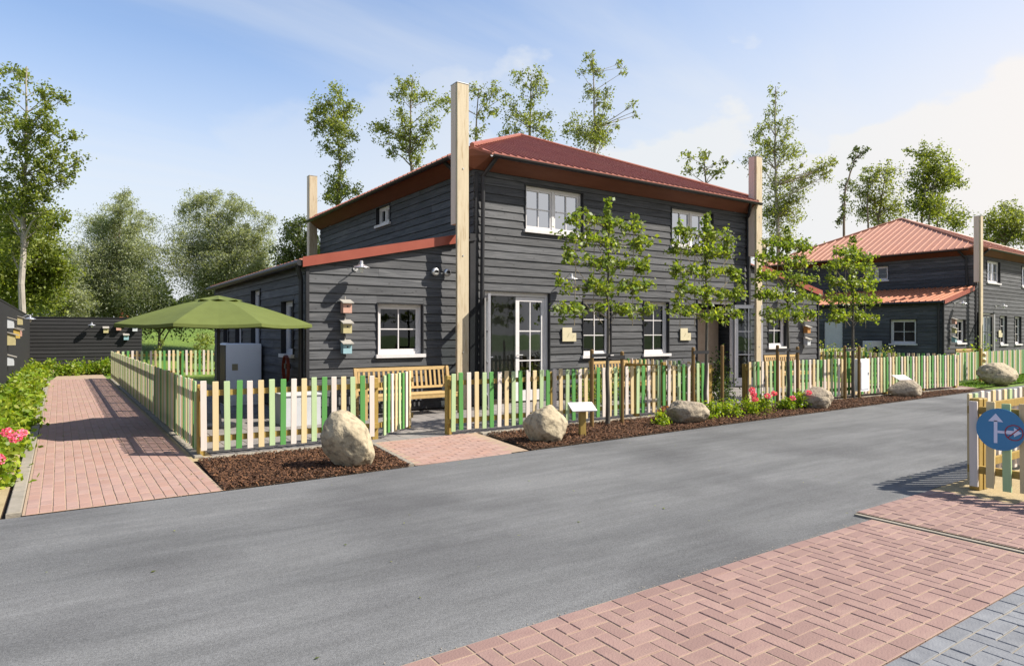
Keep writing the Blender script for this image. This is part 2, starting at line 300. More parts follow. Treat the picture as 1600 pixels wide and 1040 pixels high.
def sheet(pts, z): return MB().add([(x, y, z) for x, y in pts], [tuple(range(len(pts)))])

# ------------------------------------------------------------------ ground
def terrain():
    nx, ny = 90, 90; xs = np.concatenate([np.linspace(-420, -40, 20), np.linspace(-36, 80, 50), np.linspace(90, 500, 20)]); ys = np.concatenate([np.linspace(-300, -30, 20), np.linspace(-26, 90, 50), np.linspace(100, 600, 20)])
    vs = []
    for y in ys:
        for x in xs:
            z = -.04
            if y > 40: z += min(1.0, (y - 40) / 22.) ** 1.6 * 2.3
            vs.append((x, y, z))
    fs = [(j*nx+i, j*nx+i+1, (j+1)*nx+i+1, (j+1)*nx+i) for j in range(ny-1) for i in range(nx-1)]
    struct('ground', MB().add(vs, fs), 'field')
terrain()
def edge_y(x):      # far kerb line of the road
    return 7.15 + max(0, min(x, 24) - 2) * .028
rp = [(-60, 7.15), (2, 7.15), (8, edge_y(8)), (16, edge_y(16)), (24, edge_y(24)), (120, 9.2), (120, 3.4), (7.36, 3.14), (7.36, 3.105), (5.84, 3.105), (5.84, 2.905), (-60, 2.905)]
struct('road', sheet(rp, .0), 'asphalt')
struct('sand_verge', sheet([(7.35, -6), (60, -6), (60, 3.6), (7.35, 3.2)], -.004), 'sand')
struct('paved_yard', sheet([(-40, -30), (60, -30), (60, -6), (7.25, -6), (7.25, .4), (5.8, .4), (5.8, -.35), (1.45, -.35), (1.45, 1.55), (-40, 1.55)], -.01), 'kerb')
struct('planting_soil', sheet([(-1.3, 7.16), (-.42, 7.16), (-.42, 26), (-.1, 35), (-1.3, 35.4)], .006), 'sand')

# ------------------------------------------------------------------ paving
def brick_mesh(name, L_, W_, m, h=.03):
    return MB().cham((-L_/2, -W_/2, -h), (L_/2, W_/2, 0), .004).mesh(name, m)
def pave(name, slab_pts, cells, L_, W_, m, zslab, ztop, part='brick', lim=300, halves=(), jm='joint'):
    """cells: (x, y, rotated); the nearest ones are separate pieces"""
    base = struct(name, sheet(slab_pts, zslab), jm)
    g = .0065
    full = brick_mesh(part, L_-g, W_-g, m); half = brick_mesh(part + '_half', W_-g, W_-g, m)
    allc = [(x, y, r, 0) for x, y, r in cells] + [(x, y, 0, 1) for x, y in halves]
    def key(c):
        d = FWD[0]*c[0] + FWD[1]*c[1]; q = RGT[0]*c[0] + RGT[1]*c[1]
        vis = d > .8 and abs(q) < .8*d and 1.6/d*1030 < 540
        return (0 if vis else 1, math.hypot(c[0], c[1]))
    allc.sort(key=key)
    rest = MB()
    for i, (x, y, r, hf) in enumerate(allc):
        z = ztop + rng.uniform(-.002, .0015); a = (R(90) if r else 0) + R(rng.uniform(-.7, .7))
        if i < lim:
            o = link(part, half if hf else full, base, (x + rng.uniform(-.001, .001), y + rng.uniform(-.001, .001), z)); o.rotation_euler = (R(rng.uniform(-.5, .5)), R(rng.uniform(-.4, .4)), a)
        else:
            hx, hy = ((W_-g)/2, (W_-g)/2) if hf else (((W_-g)/2, (L_-g)/2) if r else ((L_-g)/2, (W_-g)/2))
            rest.cham((x-hx, y-hy, z-.03), (x+hx, y+hy, z), .005)
    if rest.v:
        o = rest.build(part + '_field', m, base); o['kind'] = 'stuff'
    return base
def herring(x0, x1, y0, y1, u=.1, ox=0, oy=0):
    cells = []; halves = []; nx = int(round((x1-x0)/u)); ny = int(round((y1-y0)/u))
    for j in range(ny):
        for i in range(nx):
            k = (i + ox - j - oy) % 4
            cx, cy = x0 + (i+.5)*u, y0 + (j+.5)*u
            if k == 0 and i+1 < nx: cells.append((cx + u/2, cy, 0))
            elif k == 0: halves.append((cx, cy))
            elif k == 1 and i == 0: halves.append((cx, cy))
            elif k == 3 and j+1 < ny: cells.append((cx, cy + u/2, 1))
            elif k == 3: halves.append((cx, cy))
            elif k == 2 and j == 0: halves.append((cx, cy))
    return cells, halves
# near apron, pink herringbone with a stretcher course on each side
c_, h_ = herring(.1, 5.7, 1.7, 2.8, .1)
c_ += [(.1 + .2*i + .1, 2.85, 0) for i in range(28)] + [(.1 + .2*i + .1, 1.65, 0) for i in range(28)]
pave('brick_apron', [(-.6, 1.6), (5.72, 1.6), (5.72, 2.902), (-.6, 2.902)], c_, .2, .1, 'brick', .0095, .014, halves=h_)
c_, h_ = herring(5.845, 11.445, .5, 2.4, .1, 1)
for j in range(7):
    c_ += [(5.945 + .2*i + (.1 if j % 2 else 0), 2.45 + .1*j, 0) for i in range(7)]
    if j % 2: h_.append((5.895, 2.45 + .1*j))
pave('brick_entrance', [(5.84, .45), (11.5, .45), (11.5, 2.4), (7.35, 2.4), (7.35, 3.1), (5.84, 3.1)], c_, .2, .1, 'brick', .0095, .014, halves=h_)
c_, h_ = herring(2.4, 8.0, -.105, 1.495, .1, 2)
c_ += [(2.4 + .2*i + .1, 1.546, 0) for i in range(28)]
c_ = [c for c in c_ if c[0] < 5.6 or c[1] > 3]; h_ = [c for c in h_ if c[0] < 5.7]
pave('grey_paving', [(1.5, -.3), (5.72, -.3), (5.72, 1.59), (1.5, 1.59)], c_, .2, .1, 'greybrick', .0075, .014, halves=h_, jm='kerb')
o = MB().box((5.735, .0, -.02), (5.775, 3.06, .018)).build('slot_frame', 'kerb'); o['kind'] = 'structure'; o.name = 'drain_edging'
o = MB().box((5.778, .0, -.05), (5.83, 3.05, .002)).build('drain_slot', 'slot'); o['kind'] = 'structure'

# left brick path
cells = []
for j in range(100):
    for i in range(16):
        cells.append((-.2 + .1*i, 7.27 + j*.2 + (.1 if i % 2 else 0), 1))
pp_h = [(-.2 + .1*i, 7.22) for i in range(1, 16, 2)]
struct('path_margin', sheet([(1.37, 9.0), (1.66, 9.0), (1.66, 27), (1.37, 27)], .003), 'sand')
struct('verge_soil', sheet([(-1.5, 7.12), (22, 7.12), (22, 9.3), (-1.5, 9.3)], -.012), 'soil')
pave('brick_path', [(-.27, 7.16), (1.37, 7.16), (1.37, 31), (-.0, 31), (-.27, 26)], cells, .2, .1, 'brickpath', .0065, .012, halves=pp_h)
# kerbs
k = MB(); y = 7.2
kerb = MB()
def kerb_run(name, p0, p1, wid=.10, z1=.03, L_=1.0, m='kerb'):
    d = Vector((p1[0]-p0[0], p1[1]-p0[1], 0)); n = max(1, round(d.length / L_)); st = d / n; a = math.atan2(d.y, d.x)
    me = MB().cham((0, -wid/2, -.05), (st.length-.006, wid/2, z1), .008).mesh('kerb_block', m)
    root = None
    for i in range(n):
        p = Vector((p0[0], p0[1], 0)) + st * i
        if root is None:
            root = link(name, me, None, p, a); root['kind'] = 'structure'
        else:
            link('kerb_block', me, root, Vector((st.length*i, 0, rng.uniform(-.002, .002))))
    return root
kerb_run('path_kerb', (-.33, 7.2), (-.33, 26.2), .11, .035)
kerb_run('bed_kerb', (1.50, 9.05), (3.52, 9.05), .12, .03)
kerb_run('bed_edging', (3.50, 7.24), (3.72, 9.05), .07, .03)
kerb_run('fence_kerb', (5.48, 8.85), (11.3, 8.78), .12, .03)
kerb_run('fence_footing', (12.0, 8.72), (21.5, 8.25), .12, .03)
kerb_run('fence_strip', (1.47, 9.2), (1.47, 26.6), .10, .03)
# entrance path between the two beds
cells = []
for j in range(18):
    y = 7.25 + j*.1
    xl = 3.58 + (y-7.25)*.12 ; xr = 5.12 + (y-7.25)*.18
    x = xl + (.1 if j % 2 else 0) + .08
    while x + .08 < xr: cells.append((x, y + max(0, x-3.5)*.02, 0)); x += .2
pave('entrance_path', [(3.54, 7.2), (5.25, 7.26), (5.50, 9.02), (3.76, 9.02)], cells, .2, .1, 'brickpath', .0065, .0095)
# patio slabs
cells = []; s_ = .3
for j in range(11):
    for i in range(52):
        x = 1.78 + i*s_; y = 9.2 + j*s_
        if y < 9.0 + .12: continue
        cells.append((x, y, 0))
for j in range(11, 38):
    for i in range(7): cells.append((1.78 + i*s_, 9.2 + j*s_, 0))
pave('patio', [(1.62, 9.03), (20.9, 8.9), (20.9, 12.3), (3.85, 12.3), (3.85, 26), (1.62, 26)], cells, s_, s_, 'patio', .004, .010, part='slab', lim=260)

# mulch beds
def mulch(name, poly, n, seed):
    base = struct(name, sheet(poly, .002), 'soil')
    r = np.random.default_rng(seed); xs = [p[0] for p in poly]; ys = [p[1] for p in poly]
    P = np.column_stack([r.uniform(min(xs), max(xs), n*3), r.uniform(min(ys), max(ys), n*3)])
    ins = np.zeros(len(P), bool); j = len(poly)-1
    for i in range(len(poly)):
        xi, yi = poly[i]; xj, yj = poly[j]
        cond = ((yi > P[:,1]) != (yj > P[:,1])) & (P[:,0] < (xj-xi)*(P[:,1]-yi)/((yj-yi) or 1e-9)+xi); ins ^= cond; j = i
    P = P[ins][:n]; m = len(P)
    Lg = r.uniform(.015, .05, m); Wd = r.uniform(.006, .018, m); z = r.uniform(.006, .045, m)
    a = r.uniform(0, 2*np.pi, m); ti = r.normal(0, .45, m); ro = r.normal(0, .5, m)
    A = np.column_stack([np.cos(a)*np.cos(ti), np.sin(a)*np.cos(ti), np.sin(ti)]); B = np.column_stack([-np.sin(a)*np.cos(ro), np.cos(a)*np.cos(ro), np.sin(ro)])
    c = np.column_stack([P, z]); nn = np.cross(A, B) * .006
    V = np.stack([c-A*Lg[:,None]/2-B*Wd[:,None]/2, c+A*Lg[:,None]/2-B*Wd[:,None]/2, c+A*Lg[:,None]/2+B*Wd[:,None]/2, c-A*Lg[:,None]/2+B*Wd[:,None]/2, c+nn], 1).reshape(-1, 3)
    idx = np.arange(m)[:,None]*5; F = np.concatenate([idx+[0,1,4], idx+[1,2,4], idx+[2,3,4], idx+[3,0,4]])
    o = np_mesh(name + '_chips', V, F, M['chip'], base); o['kind'] = 'stuff'; o.name = 'bark_chips'
def np_mesh(name, V, F, m, parent=None, loc=None):
    me = bpy.data.meshes.new(name); k = F.shape[1]
    me.vertices.add(len(V)); me.vertices.foreach_set('co', np.ascontiguousarray(V, np.float32).ravel())
    me.loops.add(F.size); me.loops.foreach_set('vertex_index', np.ascontiguousarray(F, np.int32).ravel())
    me.polygons.add(len(F)); me.polygons.foreach_set('loop_start', np.arange(0, F.size, k, dtype=np.int32)); me.polygons.foreach_set('loop_total', np.full(len(F), k, np.int32))
    me.materials.append(m); me.update(calc_edges=True)
    return link(name, me, parent, loc)
mulch('mulch_bed', [(1.38, 7.17), (3.46, 7.2), (3.64, 8.98), (1.42, 8.98)], 11000, 3)
mulch('mulch_strip', [(5.33, 7.28), (12, edge_y(12)+.02), (20.6, edge_y(20.6)+.02), (20.6, 8.2), (11.3, 8.70), (5.56, 8.78)], 34000, 4)

# ------------------------------------------------------------------ leaves and plants
def leaf_quads(cen, size, r, asp=.55, droop=0.):
    n = len(cen); a = r.normal(size=(n, 3)); a[:,2] -= droop; a /= np.linalg.norm(a, axis=1)[:,None]
    b = np.cross(a, r.normal(size=(n, 3))); b /= np.linalg.norm(b, axis=1)[:,None] + 1e-9
    s = size * r.uniform(.6, 1.25, n)[:,None]
    V = np.stack([cen-a*s*.5, cen+b*s*asp*.5, cen+a*s*.5, cen-b*s*asp*.5], 1).reshape(-1, 3)
    return V, np.arange(4*n).reshape(n, 4)
def tree(label, clumps, trunk, d, leaf, lsize, cover=1.6, bark='bark', depth=.8, r0=.14, name='tree', asp=.55, droop=0., seed=1, group=None, limbs=True, sub=.30, cat='tree', extra_trunks=()):
    """clumps (u, v, r) and trunk (u, v) lie d metres away; each clump gets its own depth"""
    r = np.random.default_rng(seed); pr_ = random.Random(seed); base = W(trunk[0][0], trunk[0][1], d); base.z = 0
    T = thing(name, label, cat, base, 0, group); px = d / 1030.
    tp = [base + Vector((0, 0, -.1))] + [W(u, v, d + pr_.uniform(-.2, .2)) for u, v in trunk[1:]]
    mb = MB(); k = len(tp); fine = []
    for i in range(k-1):        # bend between the given points
        n = 4
        for j in range(n):
            t = j / n; p = tp[i].lerp(tp[i+1], t)
            if not (i == 0 and j == 0): p += Vector((pr_.uniform(-1, 1), pr_.uniform(-1, 1), 0)) * r0 * .3
            fine.append(p)
    fine.append(tp[-1]); rad = [r0 * (1 - .85*i/(len(fine)-1)) for i in range(len(fine))]
    mb.path(fine, rad, 8)
    for et in extra_trunks:
        q = [W(u, v, d + pr_.uniform(-1, 1)) for u, v in et]; mb.path(q, [r0*.6*(1-.7*i/(len(q)-1)) for i in range(len(q))], 6)
    cs = []
    extra = []
    for i, a in enumerate(clumps):
        for b in clumps[i+1:]:
            dd = math.hypot(a[0]-b[0], a[1]-b[1])
            if dd < (a[2]+b[2])*1.35 and pr_.random() < .62: extra.append(((a[0]+b[0])/2 + pr_.uniform(-5, 5), (a[1]+b[1])/2 + pr_.uniform(-5, 5), min(a[2], b[2])*pr_.uniform(.45, .7)))
    for (u, v, rp_) in list(clumps) + extra:
        rr = rp_ * px; dep = pr_.uniform(-1, 1) * depth * max(rr, 1.0)
        c = W(u, v, d + dep); n = int(cover * 1.3 * math.pi * rr*rr / (lsize*lsize*asp*.5))
        ns = max(8, int(13 * (rr/1.0)**1.5) + 8)
        dirs = r.normal(size=(ns, 3)); dirs /= np.linalg.norm(dirs, axis=1)[:,None]
        subs = np.array(c) + dirs * rr * (r.uniform(.15, 1.05, ns)[:,None]) * [1, 1, .95]
        wgt = r.uniform(.3, 1.7, ns); wgt /= wgt.sum()
        pick = r.choice(ns, n, p=wgt); g = r.normal(size=(n, 3)) * rr * sub * .72 * r.uniform(.6, 1.3, ns)[pick][:,None]
        if droop: g[:,2] = g[:,2]*1.2 - np.abs(g[:,2]) * .5
        cs.append(subs[pick] + g)
        if limbs:
            # branch leaves the trunk below the clump
            best = min(fine, key=lambda p: abs(p.z - (c.z - rr*.9 - .3*(Vector((p.x, p.y)) - Vector((c.x, c.y))).length)))
            bi = fine.index(best); r1 = min(rad[bi]*.55, .03 + rr*.03); mid = best.lerp(c, .5) + Vector((pr_.uniform(-.2, .2), pr_.uniform(-.2, .2), pr_.uniform(-.1, .3))) * rr
            mb.path([best, mid, c], [r1, r1*.7, r1*.35], 5)
            for q in subs[:min(ns, 9)]: mb.tube(c.lerp(mid, pr_.uniform(0, .5)), Vector(q), r1*.3, r1*.1, 3, False)
    mb.build('trunk', bark, T, tuple(base))
    cen = np.concatenate(cs) - np.array(base); V, F = leaf_quads(cen, lsize, r, asp, droop*1.5)
    np_mesh('crown', V, F, M[leaf], T)
    return T

def bush(label, x, y, rx, h, leaf='leaf_lime', flowers=(), lsize=.075, n=420, seed=0, name='hydrangea_bush', cat='bush', group=None, ry=None, sphere=False, fr=.055):
    r = np.random.default_rng(seed + 100); T = thing(name, label, cat, (x, y, 0), 0, group); ry = ry or rx
    nb = max(6, int(n/45)); th = r.uniform(0, 2*np.pi, nb); ph = np.arccos(r.uniform(0.05, 1, nb)); rad = r.uniform(.55, 1.0, nb)
    sc_ = np.column_stack([np.sin(ph)*np.cos(th)*rx*rad*.8, np.sin(ph)*np.sin(th)*ry*rad*.8, np.cos(ph)*h*rad*.85])
    pk = r.integers(0, nb, n); cen = sc_[pk] + r.normal(size=(n, 3)) * [rx*.2, ry*.2, h*.14]
    cen[:,2] = np.clip(cen[:,2], .015, h*1.08)
    V, F = leaf_quads(cen, lsize, r, .6); np_mesh('foliage', V, F, M[leaf], T)
    st = MB()
    for q in sc_[:10]: st.tube((0, 0, 0), tuple(q), .007, .004, 4, False)
    st.build('stem', 'bark_dark', T)
    for (fx, fy, fz) in flowers:
        m = 90; dr = r.normal(size=(m, 3)); dr /= np.linalg.norm(dr, axis=1)[:,None]
        V, F = leaf_quads(np.array([fx, fy, fz]) + dr*[fr, fr, fr*.8], .035, r, .9); np_mesh('flower', V, F, M['petal'], T)
    return T

# ------------------------------------------------------------------ house
def clip(poly, a, b):   # keep z <= a + b*s
    out = []; n = len(poly)
    for i in range(n):
        p, q = poly[i], poly[(i+1) % n]; fp = a + b*p[0] - p[1]; fq = a + b*q[0] - q[1]
        if fp >= 0: out.append(p)
        if (fp >= 0) != (fq >= 0): t = fp/(fp-fq); out.append((p[0]+(q[0]-p[0])*t, p[1]+(q[1]-p[1])*t))
    return out
def wall(H, T, s0, s1, z0, za, zb, ops, detail, hb=.178, off=0., rnd=None, m='siding'):
    """cladded wall on frame T(s, outward, z); top runs from za (at s0) to zb (at s1)"""
    rnd = rnd or rng; b_ = (zb-za)/(s1-s0); a_ = za - b_*s0; zl = min(za, zb)
    core = MB(T); S = sorted({s0, s1, *[q for o in ops for q in (o[0], o[1])]}); Z = sorted({z0, zl, *[min(q, zl) for o in ops for q in (o[2], o[3])]})
    for i in range(len(S)-1):
        for j in range(len(Z)-1):
            cs, cz = (S[i]+S[i+1])/2, (Z[j]+Z[j+1])/2
            if any(o[0] < cs < o[1] and o[2] < cz < o[3] for o in ops): continue
            if Z[j+1]-Z[j] > .001: core.box((S[i], -.16, Z[j]), (S[i+1], -.004, Z[j+1]))
    if abs(za-zb) > .01:
        tri = clip([(s0, zl+.001), (s1, zl+.001), (s1, max(za, zb)), (s0, max(za, zb))], a_, b_)
        if len(tri) > 2: core.extr([(p[0], -.16, p[1]) for p in tri], (0, .156, 0)) if False else core.add([(p[0], -.004, p[1]) for p in tri], [tuple(range(len(tri)))])
    w_ = core.build('wall', 'core', H)
    one = MB(T); z = z0
    zmax = max(za, zb)
    while z < zmax - .01:
        zt = z + hb
        cuts = {s0, s1}
        act = [o for o in ops if o[2] < zt - .01 and o[3] > z + .01]
        for o in act: cuts |= {max(s0, o[0]), min(s1, o[1])}
        S = sorted(cuts); cur = None
        def flush(cur):
            if cur is not None and cur.v and detail: cur.build('board', m, w_)
        for i in range(len(S)-1):
            c = (S[i]+S[i+1])/2; ins = [o for o in act if o[0] < c < o[1]]
            if ins:
                rects = []
                o = ins[0]
                if o[2] - z > .02: rects.append((z, o[2]))
                if zt - o[3] > .02: rects.append((o[3], zt))
                for (q0, q1) in rects:
                    if cur is None: cur = MB(T) if detail else one
                    board(cur, S[i]+.0, S[i+1], q0, q1, z, hb, a_, b_)
                if not rects and detail: flush(cur); cur = None
            else:
                segs = [(S[i], S[i+1])]; Ls = S[i+1]-S[i]
                if Ls > 4.2 and rnd.random() < .8: t = S[i] + Ls*rnd.uniform(.3, .7); segs = [(S[i], t-.0015), (t+.0015, S[i+1])]
                elif Ls > 1.6 and rnd.random() < .18: t = S[i] + Ls*rnd.uniform(.3, .7); segs = [(S[i], t-.0015), (t+.0015, S[i+1])]
                for k, (q0, q1) in enumerate(segs):
                    if k > 0 and detail: flush(cur); cur = None
                    if cur is None: cur = MB(T) if detail else one
                    board(cur, q0, q1, z, zt, z, hb, a_, b_)
        flush(cur); z = zt
    if not detail:
        o = one.build('siding', m, w_); o['kind'] = 'stuff'
    return w_
def board(mb, s0, s1, q0, q1, zb, hb, a_, b_):
    p = clip([(s0, q0+.004), (s1, q0+.004), (s1, q1), (s0, q1)], a_, b_)
    if len(p) < 3: return
    th = lambda z: .008 + .022*(1-(z-zb)/hb)
    n = len(p); jit = rng.uniform(-.002, .003)
    mb.add([(s, th(z)+jit, z) for s, z in p] + [(s, 0, z) for s, z in p], [tuple(range(n))] + [(i, n+i, n+(i+1) % n, (i+1) % n) for i in range(n)])
def window(H, T, s0, s1, z0, z1, lights=1, bars=(2, 2), gl='glass', rev=.13, fr=.055, lab=None, open_=None):
    rv = MB(T)
    rv.box((s0, -.17, z0), (s0+.02, .045, z1)).box((s1-.02, -.17, z0), (s1, .045, z1)).box((s0+.02, -.17, z1-.02), (s1-.02, .045, z1)).box((s0+.02, -.17, z0), (s1-.02, -.05, z0+.02))
    F_ = MB(T); a, b, c, e = s0+.021, s1-.021, z0+.021, z1-.021; n0, n1 = -rev, -rev+.07
    F_.box((a, n0, c), (a+fr, n1, e)).box((b-fr, n0, c), (b, n1, e)).box((a+fr, n0, e-fr), (b-fr, n1, e)).box((a+fr, n0, c), (b-fr, n1, c+fr*1.3))
    w_ = F_.build('window', 'white', H); rv.build('reveal', 'black', w_)
    MB(T).box((s0-.03, n1+.001, z0-.035), (s1+.03, .085, z0+.035)).build('sill', 'white', w_)
    wl = (b-a-2*fr)
    for i in range(lights):
        g0 = a+fr + wl*i/lights; g1 = a+fr + wl*(i+1)/lights
        if i: MB(T).box((g0-.035, n0-.001, c+fr), (g0+.035, n1+.003, e-fr)).build('mullion', 'white', w_)
        g0 += .035 if i else 0; g1 -= .035 if i < lights-1 else 0
        S_ = MB(T); y0, y1 = n0+.02, n1-.015; f = .045; lo, hi = c+fr*1.3, e-fr
        S_.box((g0+.002, y0, lo+.002), (g0+f, y1, hi-.002)).box((g1-f, y0, lo+.002), (g1-.002, y1, hi-.002)).box((g0+f, y0, hi-f), (g1-f, y1, hi-.002)).box((g0+f, y0, lo+.002), (g1-f, y1, lo+f))
        ym = (y0+y1)/2
        for k in range(1, bars[0]): x = g0+f + (g1-g0-2*f)*k/bars[0]; S_.box((x-.011, ym-.009, lo+f), (x+.011, y1-.004, hi-f))
        for k in range(1, bars[1]): z = lo+f + (hi-lo-2*f)*k/bars[1]; S_.box((g0+f, ym-.008, z-.011), (g1-f, y1-.005, z+.011))
        S_.build('sash', 'white', w_)
        for k in range(bars[0]):
            for q in range(bars[1]):
                x0 = g0+f+(g1-g0-2*f)*k/bars[0]; x1 = g0+f+(g1-g0-2*f)*(k+1)/bars[0]; u0 = lo+f+(hi-lo-2*f)*q/bars[1]; u1 = lo+f+(hi-lo-2*f)*(q+1)/bars[1]
                if bars[0]*bars[1] <= 12:
                    MB(T).add([(x0, ym-.012, u0), (x1, ym-.012, u0), (x1, ym-.012, u1), (x0, ym-.012, u1)], [(0, 1, 2, 3)]).build('pane', gl, w_)
    return w_
def door_leaf(parent, hinge, ang, wd, z0, z1, gl='glass', rows=3, cols=2, name='door', mirror=1):
    """a glazed leaf hinged at a plan point, ang = plan direction away from the hinge"""
    ca, sa = math.cos(ang), math.sin(ang); T = lambda s, n, z: (hinge[0]+ca*s-sa*n*mirror, hinge[1]+sa*s+ca*n*mirror, z)
    b = MB(T); st = .10; lowp = z0+.24
    b.box((0, -.025, z0), (st, .025, z1)).box((wd-st, -.025, z0), (wd, .025, z1)).box((st, -.025, z1-st), (wd-st, .025, z1)).box((st, -.025, z0), (wd-st, .025, lowp))
    for k in range(1, cols): x = st+(wd-2*st)*k/cols; b.box((x-.013, -.015, lowp), (x+.013, .015, z1-st))
    for k in range(1, rows): z = lowp+(z1-st-lowp)*k/rows; b.box((st, -.014, z-.013), (wd-st, .014, z+.013))
    o = b.build(name, 'white', parent)
    for k in range(cols):
        for q in range(rows):
            x0 = st+(wd-2*st)*k/cols; x1 = st+(wd-2*st)*(k+1)/cols; u0 = lowp+(z1-st-lowp)*q/rows; u1 = lowp+(z1-st-lowp)*(q+1)/rows
            MB(T).add([(x0, 0, u0), (x1, 0, u0), (x1, 0, u1), (x0, 0, u1)], [(0, 1, 2, 3)]).build('pane', gl, o)
    h = MB(T).tube((wd-.05, .03, z0+1.05), (wd-.05, .07, z0+1.05), .009, n=6).tube((wd-.05, .07, z0+1.05), (wd-.17, .07, z0+1.05), .009, n=6); h.build('handle', 'zinc', o)
    return o
WH, DP, OV, CH = 9.6, 10.2, .46, .62       # main block width, depth, eave overhang, corner cut
def house(label, loc, rz, detail, side_ops, upper_ops):
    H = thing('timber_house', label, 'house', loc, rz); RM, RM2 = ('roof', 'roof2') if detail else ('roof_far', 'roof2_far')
    rnd = random.Random(11)
    Tf = lambda s, n, z: (s, -n, z)
    Tl = lambda s, n, z: (-n, s, z)
    Tla = lambda s, n, z: (-3.6-n, s, z)
    Tr = lambda s, n, z: (WH+n, s, z)
    Tra = lambda s, n, z: (WH+3.6+n, s, z)
    doors = [(.22, 2.05, .0, 2.52), (7.22, 8.95, .0, 2.52)]
    lows = [(3.05, 4.0, 1.02, 2.44), (5.12, 6.1, 1.02, 2.44)]
    ups = [(1.33, 3.08, 3.93, 5.0), (6.18, 7.93, 3.93, 5.0)]
    aw = (-2.26, -1.24, 1.14, 2.2); aw2 = (WH+.9, WH+1.85, 1.14, 2.2)
    wall(H, Tf, 0, WH, .04, 5.14, 5.14, doors + lows + ups, detail, rnd=rnd)
    wall(H, Tf, -3.6, -.002, .04, 2.93, 3.66, [aw], detail, rnd=rnd)
    wall(H, Tf, WH+.002, WH+3.6, .04, 3.66, 2.97, [aw2], detail, rnd=rnd)
    wall(H, Tl, .0, DP, 3.24, 5.14, 5.14, upper_ops, detail, rnd=rnd)
    wall(H, Tla, .0, 8.9, .04, 2.93, 2.93, side_ops, detail, rnd=rnd)
    MB().box((WH-.16, .17, .04), (WH-.004, DP, 5.14)).build('wall', 'siding', H)
    MB().box((-3.6, 8.75, .04), (WH+3.6, 8.9, 2.9)).build('wall', 'siding', H)
    MB().box((.01, DP-.16, 2.9), (WH-.17, DP, 5.14)).build('wall', 'siding', H)
    MB().box((WH+3.44, .17, .04), (WH+3.596, 8.74, 2.93)).build('wall', 'siding', H)
    # interior
    i = MB(); i.box((-3.4, 3.6, .06), (WH+3.2, 3.7, 2.8)).box((-3.4, .2, 2.72), (-.02, 3.59, 2.8)).box((.02, .2, 2.72), (WH-.2, 3.59, 2.8)).box((4.6, .2, .06), (4.7, 3.59, 2.71)).box((-.16, .2, .06), (-.06, 3.59, 2.71)).box((.2, 1.6, 2.81), (WH-.2, 1.7, 5.1))
    i.build('inner_wall', 'plaster', H)
    MB().box((-3.43, .17, -.02), (WH+3.2, 8.7, .05)).build('inner_floor', 'intfloor', H)
    # openings
    for o in lows: window(H, Tf, *o, bars=(2, 3))
    window(H, Tf, *ups[0], lights=2, bars=(2, 2), gl='glassup'); window(H, Tf, *ups[1], lights=2, bars=(2, 2), gl='glassup')
    window(H, Tf, *aw, bars=(2, 2)); window(H, Tf, *aw2, bars=(2, 2))
    for o in upper_ops: window(H, Tl, *o, lights=2 if o[1]-o[0] > .95 else 1, bars=(1, 1) if o[1]-o[0] > .95 else (2, 1))
    for o in side_ops:
        if o[2] < .3: MB(Tla).box((o[0]+.02, -.08, o[2]+.02), (o[1]-.02, -.03, o[3]-.02)).build('side_door', 'white', H)
        else: window(H, Tla, *o, bars=(2, 2))
    for k, (a, b, c, e) in enumerate(doors):
        f = MB(Tf); f.box((a+.02, -.13, c), (a+.09, -.04, e)).box((b-.09, -.13, c), (b-.02, -.04, e)).box((a+.09, -.13, e-.09), (b-.09, -.04, e))
        fr = f.build('door_frame', 'white', H)
        MB(Tf).box((a, -.17, c), (a+.019, .05, e)).box((b-.019, -.17, c), (b, .05, e)).box((a+.02, -.17, e), (b-.02, .05, e+.02)).build('reveal', 'black', fr)
        mid = (a+b)/2
        if k == 0:
            door_leaf(H, (b-.09, .085), R(180), mid-a-.09, .05, e-.10)
            MB().box((a+.1, .9, .06), (mid+.5, .94, 2.6)).build('sun_catch_panel', 'plaster', H)  # added panel that catches sun so the open doorway is less black
            MB().add([(a+.10, .06, .1), (mid, .06, .1), (mid, .06, e-.10), (a+.10, .06, e-.10)], [(0, 1, 2, 3)]).build('pane', 'glass', fr)
            door_leaf(H, (a+.08, -.05), R(-119), mid-a-.10, .05, e-.10)
        else:
            door_leaf(H, (b-.06, -.02), R(-28), .86, .05, e-.10)
            door_leaf(H, (a+.10, .14), R(75), .75, .05, e-.10)
            MB().box((a+.35, .62, .06), (a+1.75, .66, 2.3)).build('inner_door', mat('brown_inner_door', lin('8d7a68'), lin('9a8876')), H)
    # corner trims and downpipes
    for bx in [((-3.66, -.02, .04), (-3.60, .055, 2.98)), ((-.14, -.0, .04), (-.003, .06, 3.74)), ((.0, .042, .04), (.07, .06, 5.1)), ((WH-.12, .042, .04), (WH, .06, 5.1)), ((WH+3.6, -.02, .04), (WH+3.65, .055, 2.95))]:
        a_, b2 = bx; MB(Tf).box(a_, b2).build('corner_trim', 'black', H)
    def pipe(pts, r=.045):
        p = MB(); [p.tube(pts[q], pts[q+1], r, n=10) for q in range(len(pts)-1)]; p.build('downpipe', 'darkmetal', H, smooth=False)
    pipe([(CH-.30, -OV+.02, 5.38), (.16, -.11, 5.0), (.10, -.11, .1)])
    pipe([(-OV, CH-.05, 5.38), (-.10, .35, 5.0), (-.10, .30, 3.75)])
    pipe([(WH-CH+.1, -OV+.02, 5.38), (WH-.2, -.11, 5.0), (WH-.2, -.11, .1)])
    pipe([(-3.78, .10, 2.88), (-3.70, .14, 2.6), (-3.70, .14, .1)])
    # main roof: low pyramid with cut corners, ribs run down the slope
    ze = 5.44; ow = WH+2*OV; od = DP+2*OV; sl = 2.50/(ow/2); ax, ay, az = WH/2, DP/2, ze+2.50
    x0, x1, y0, y1 = -OV, WH+OV, -OV, DP+OV
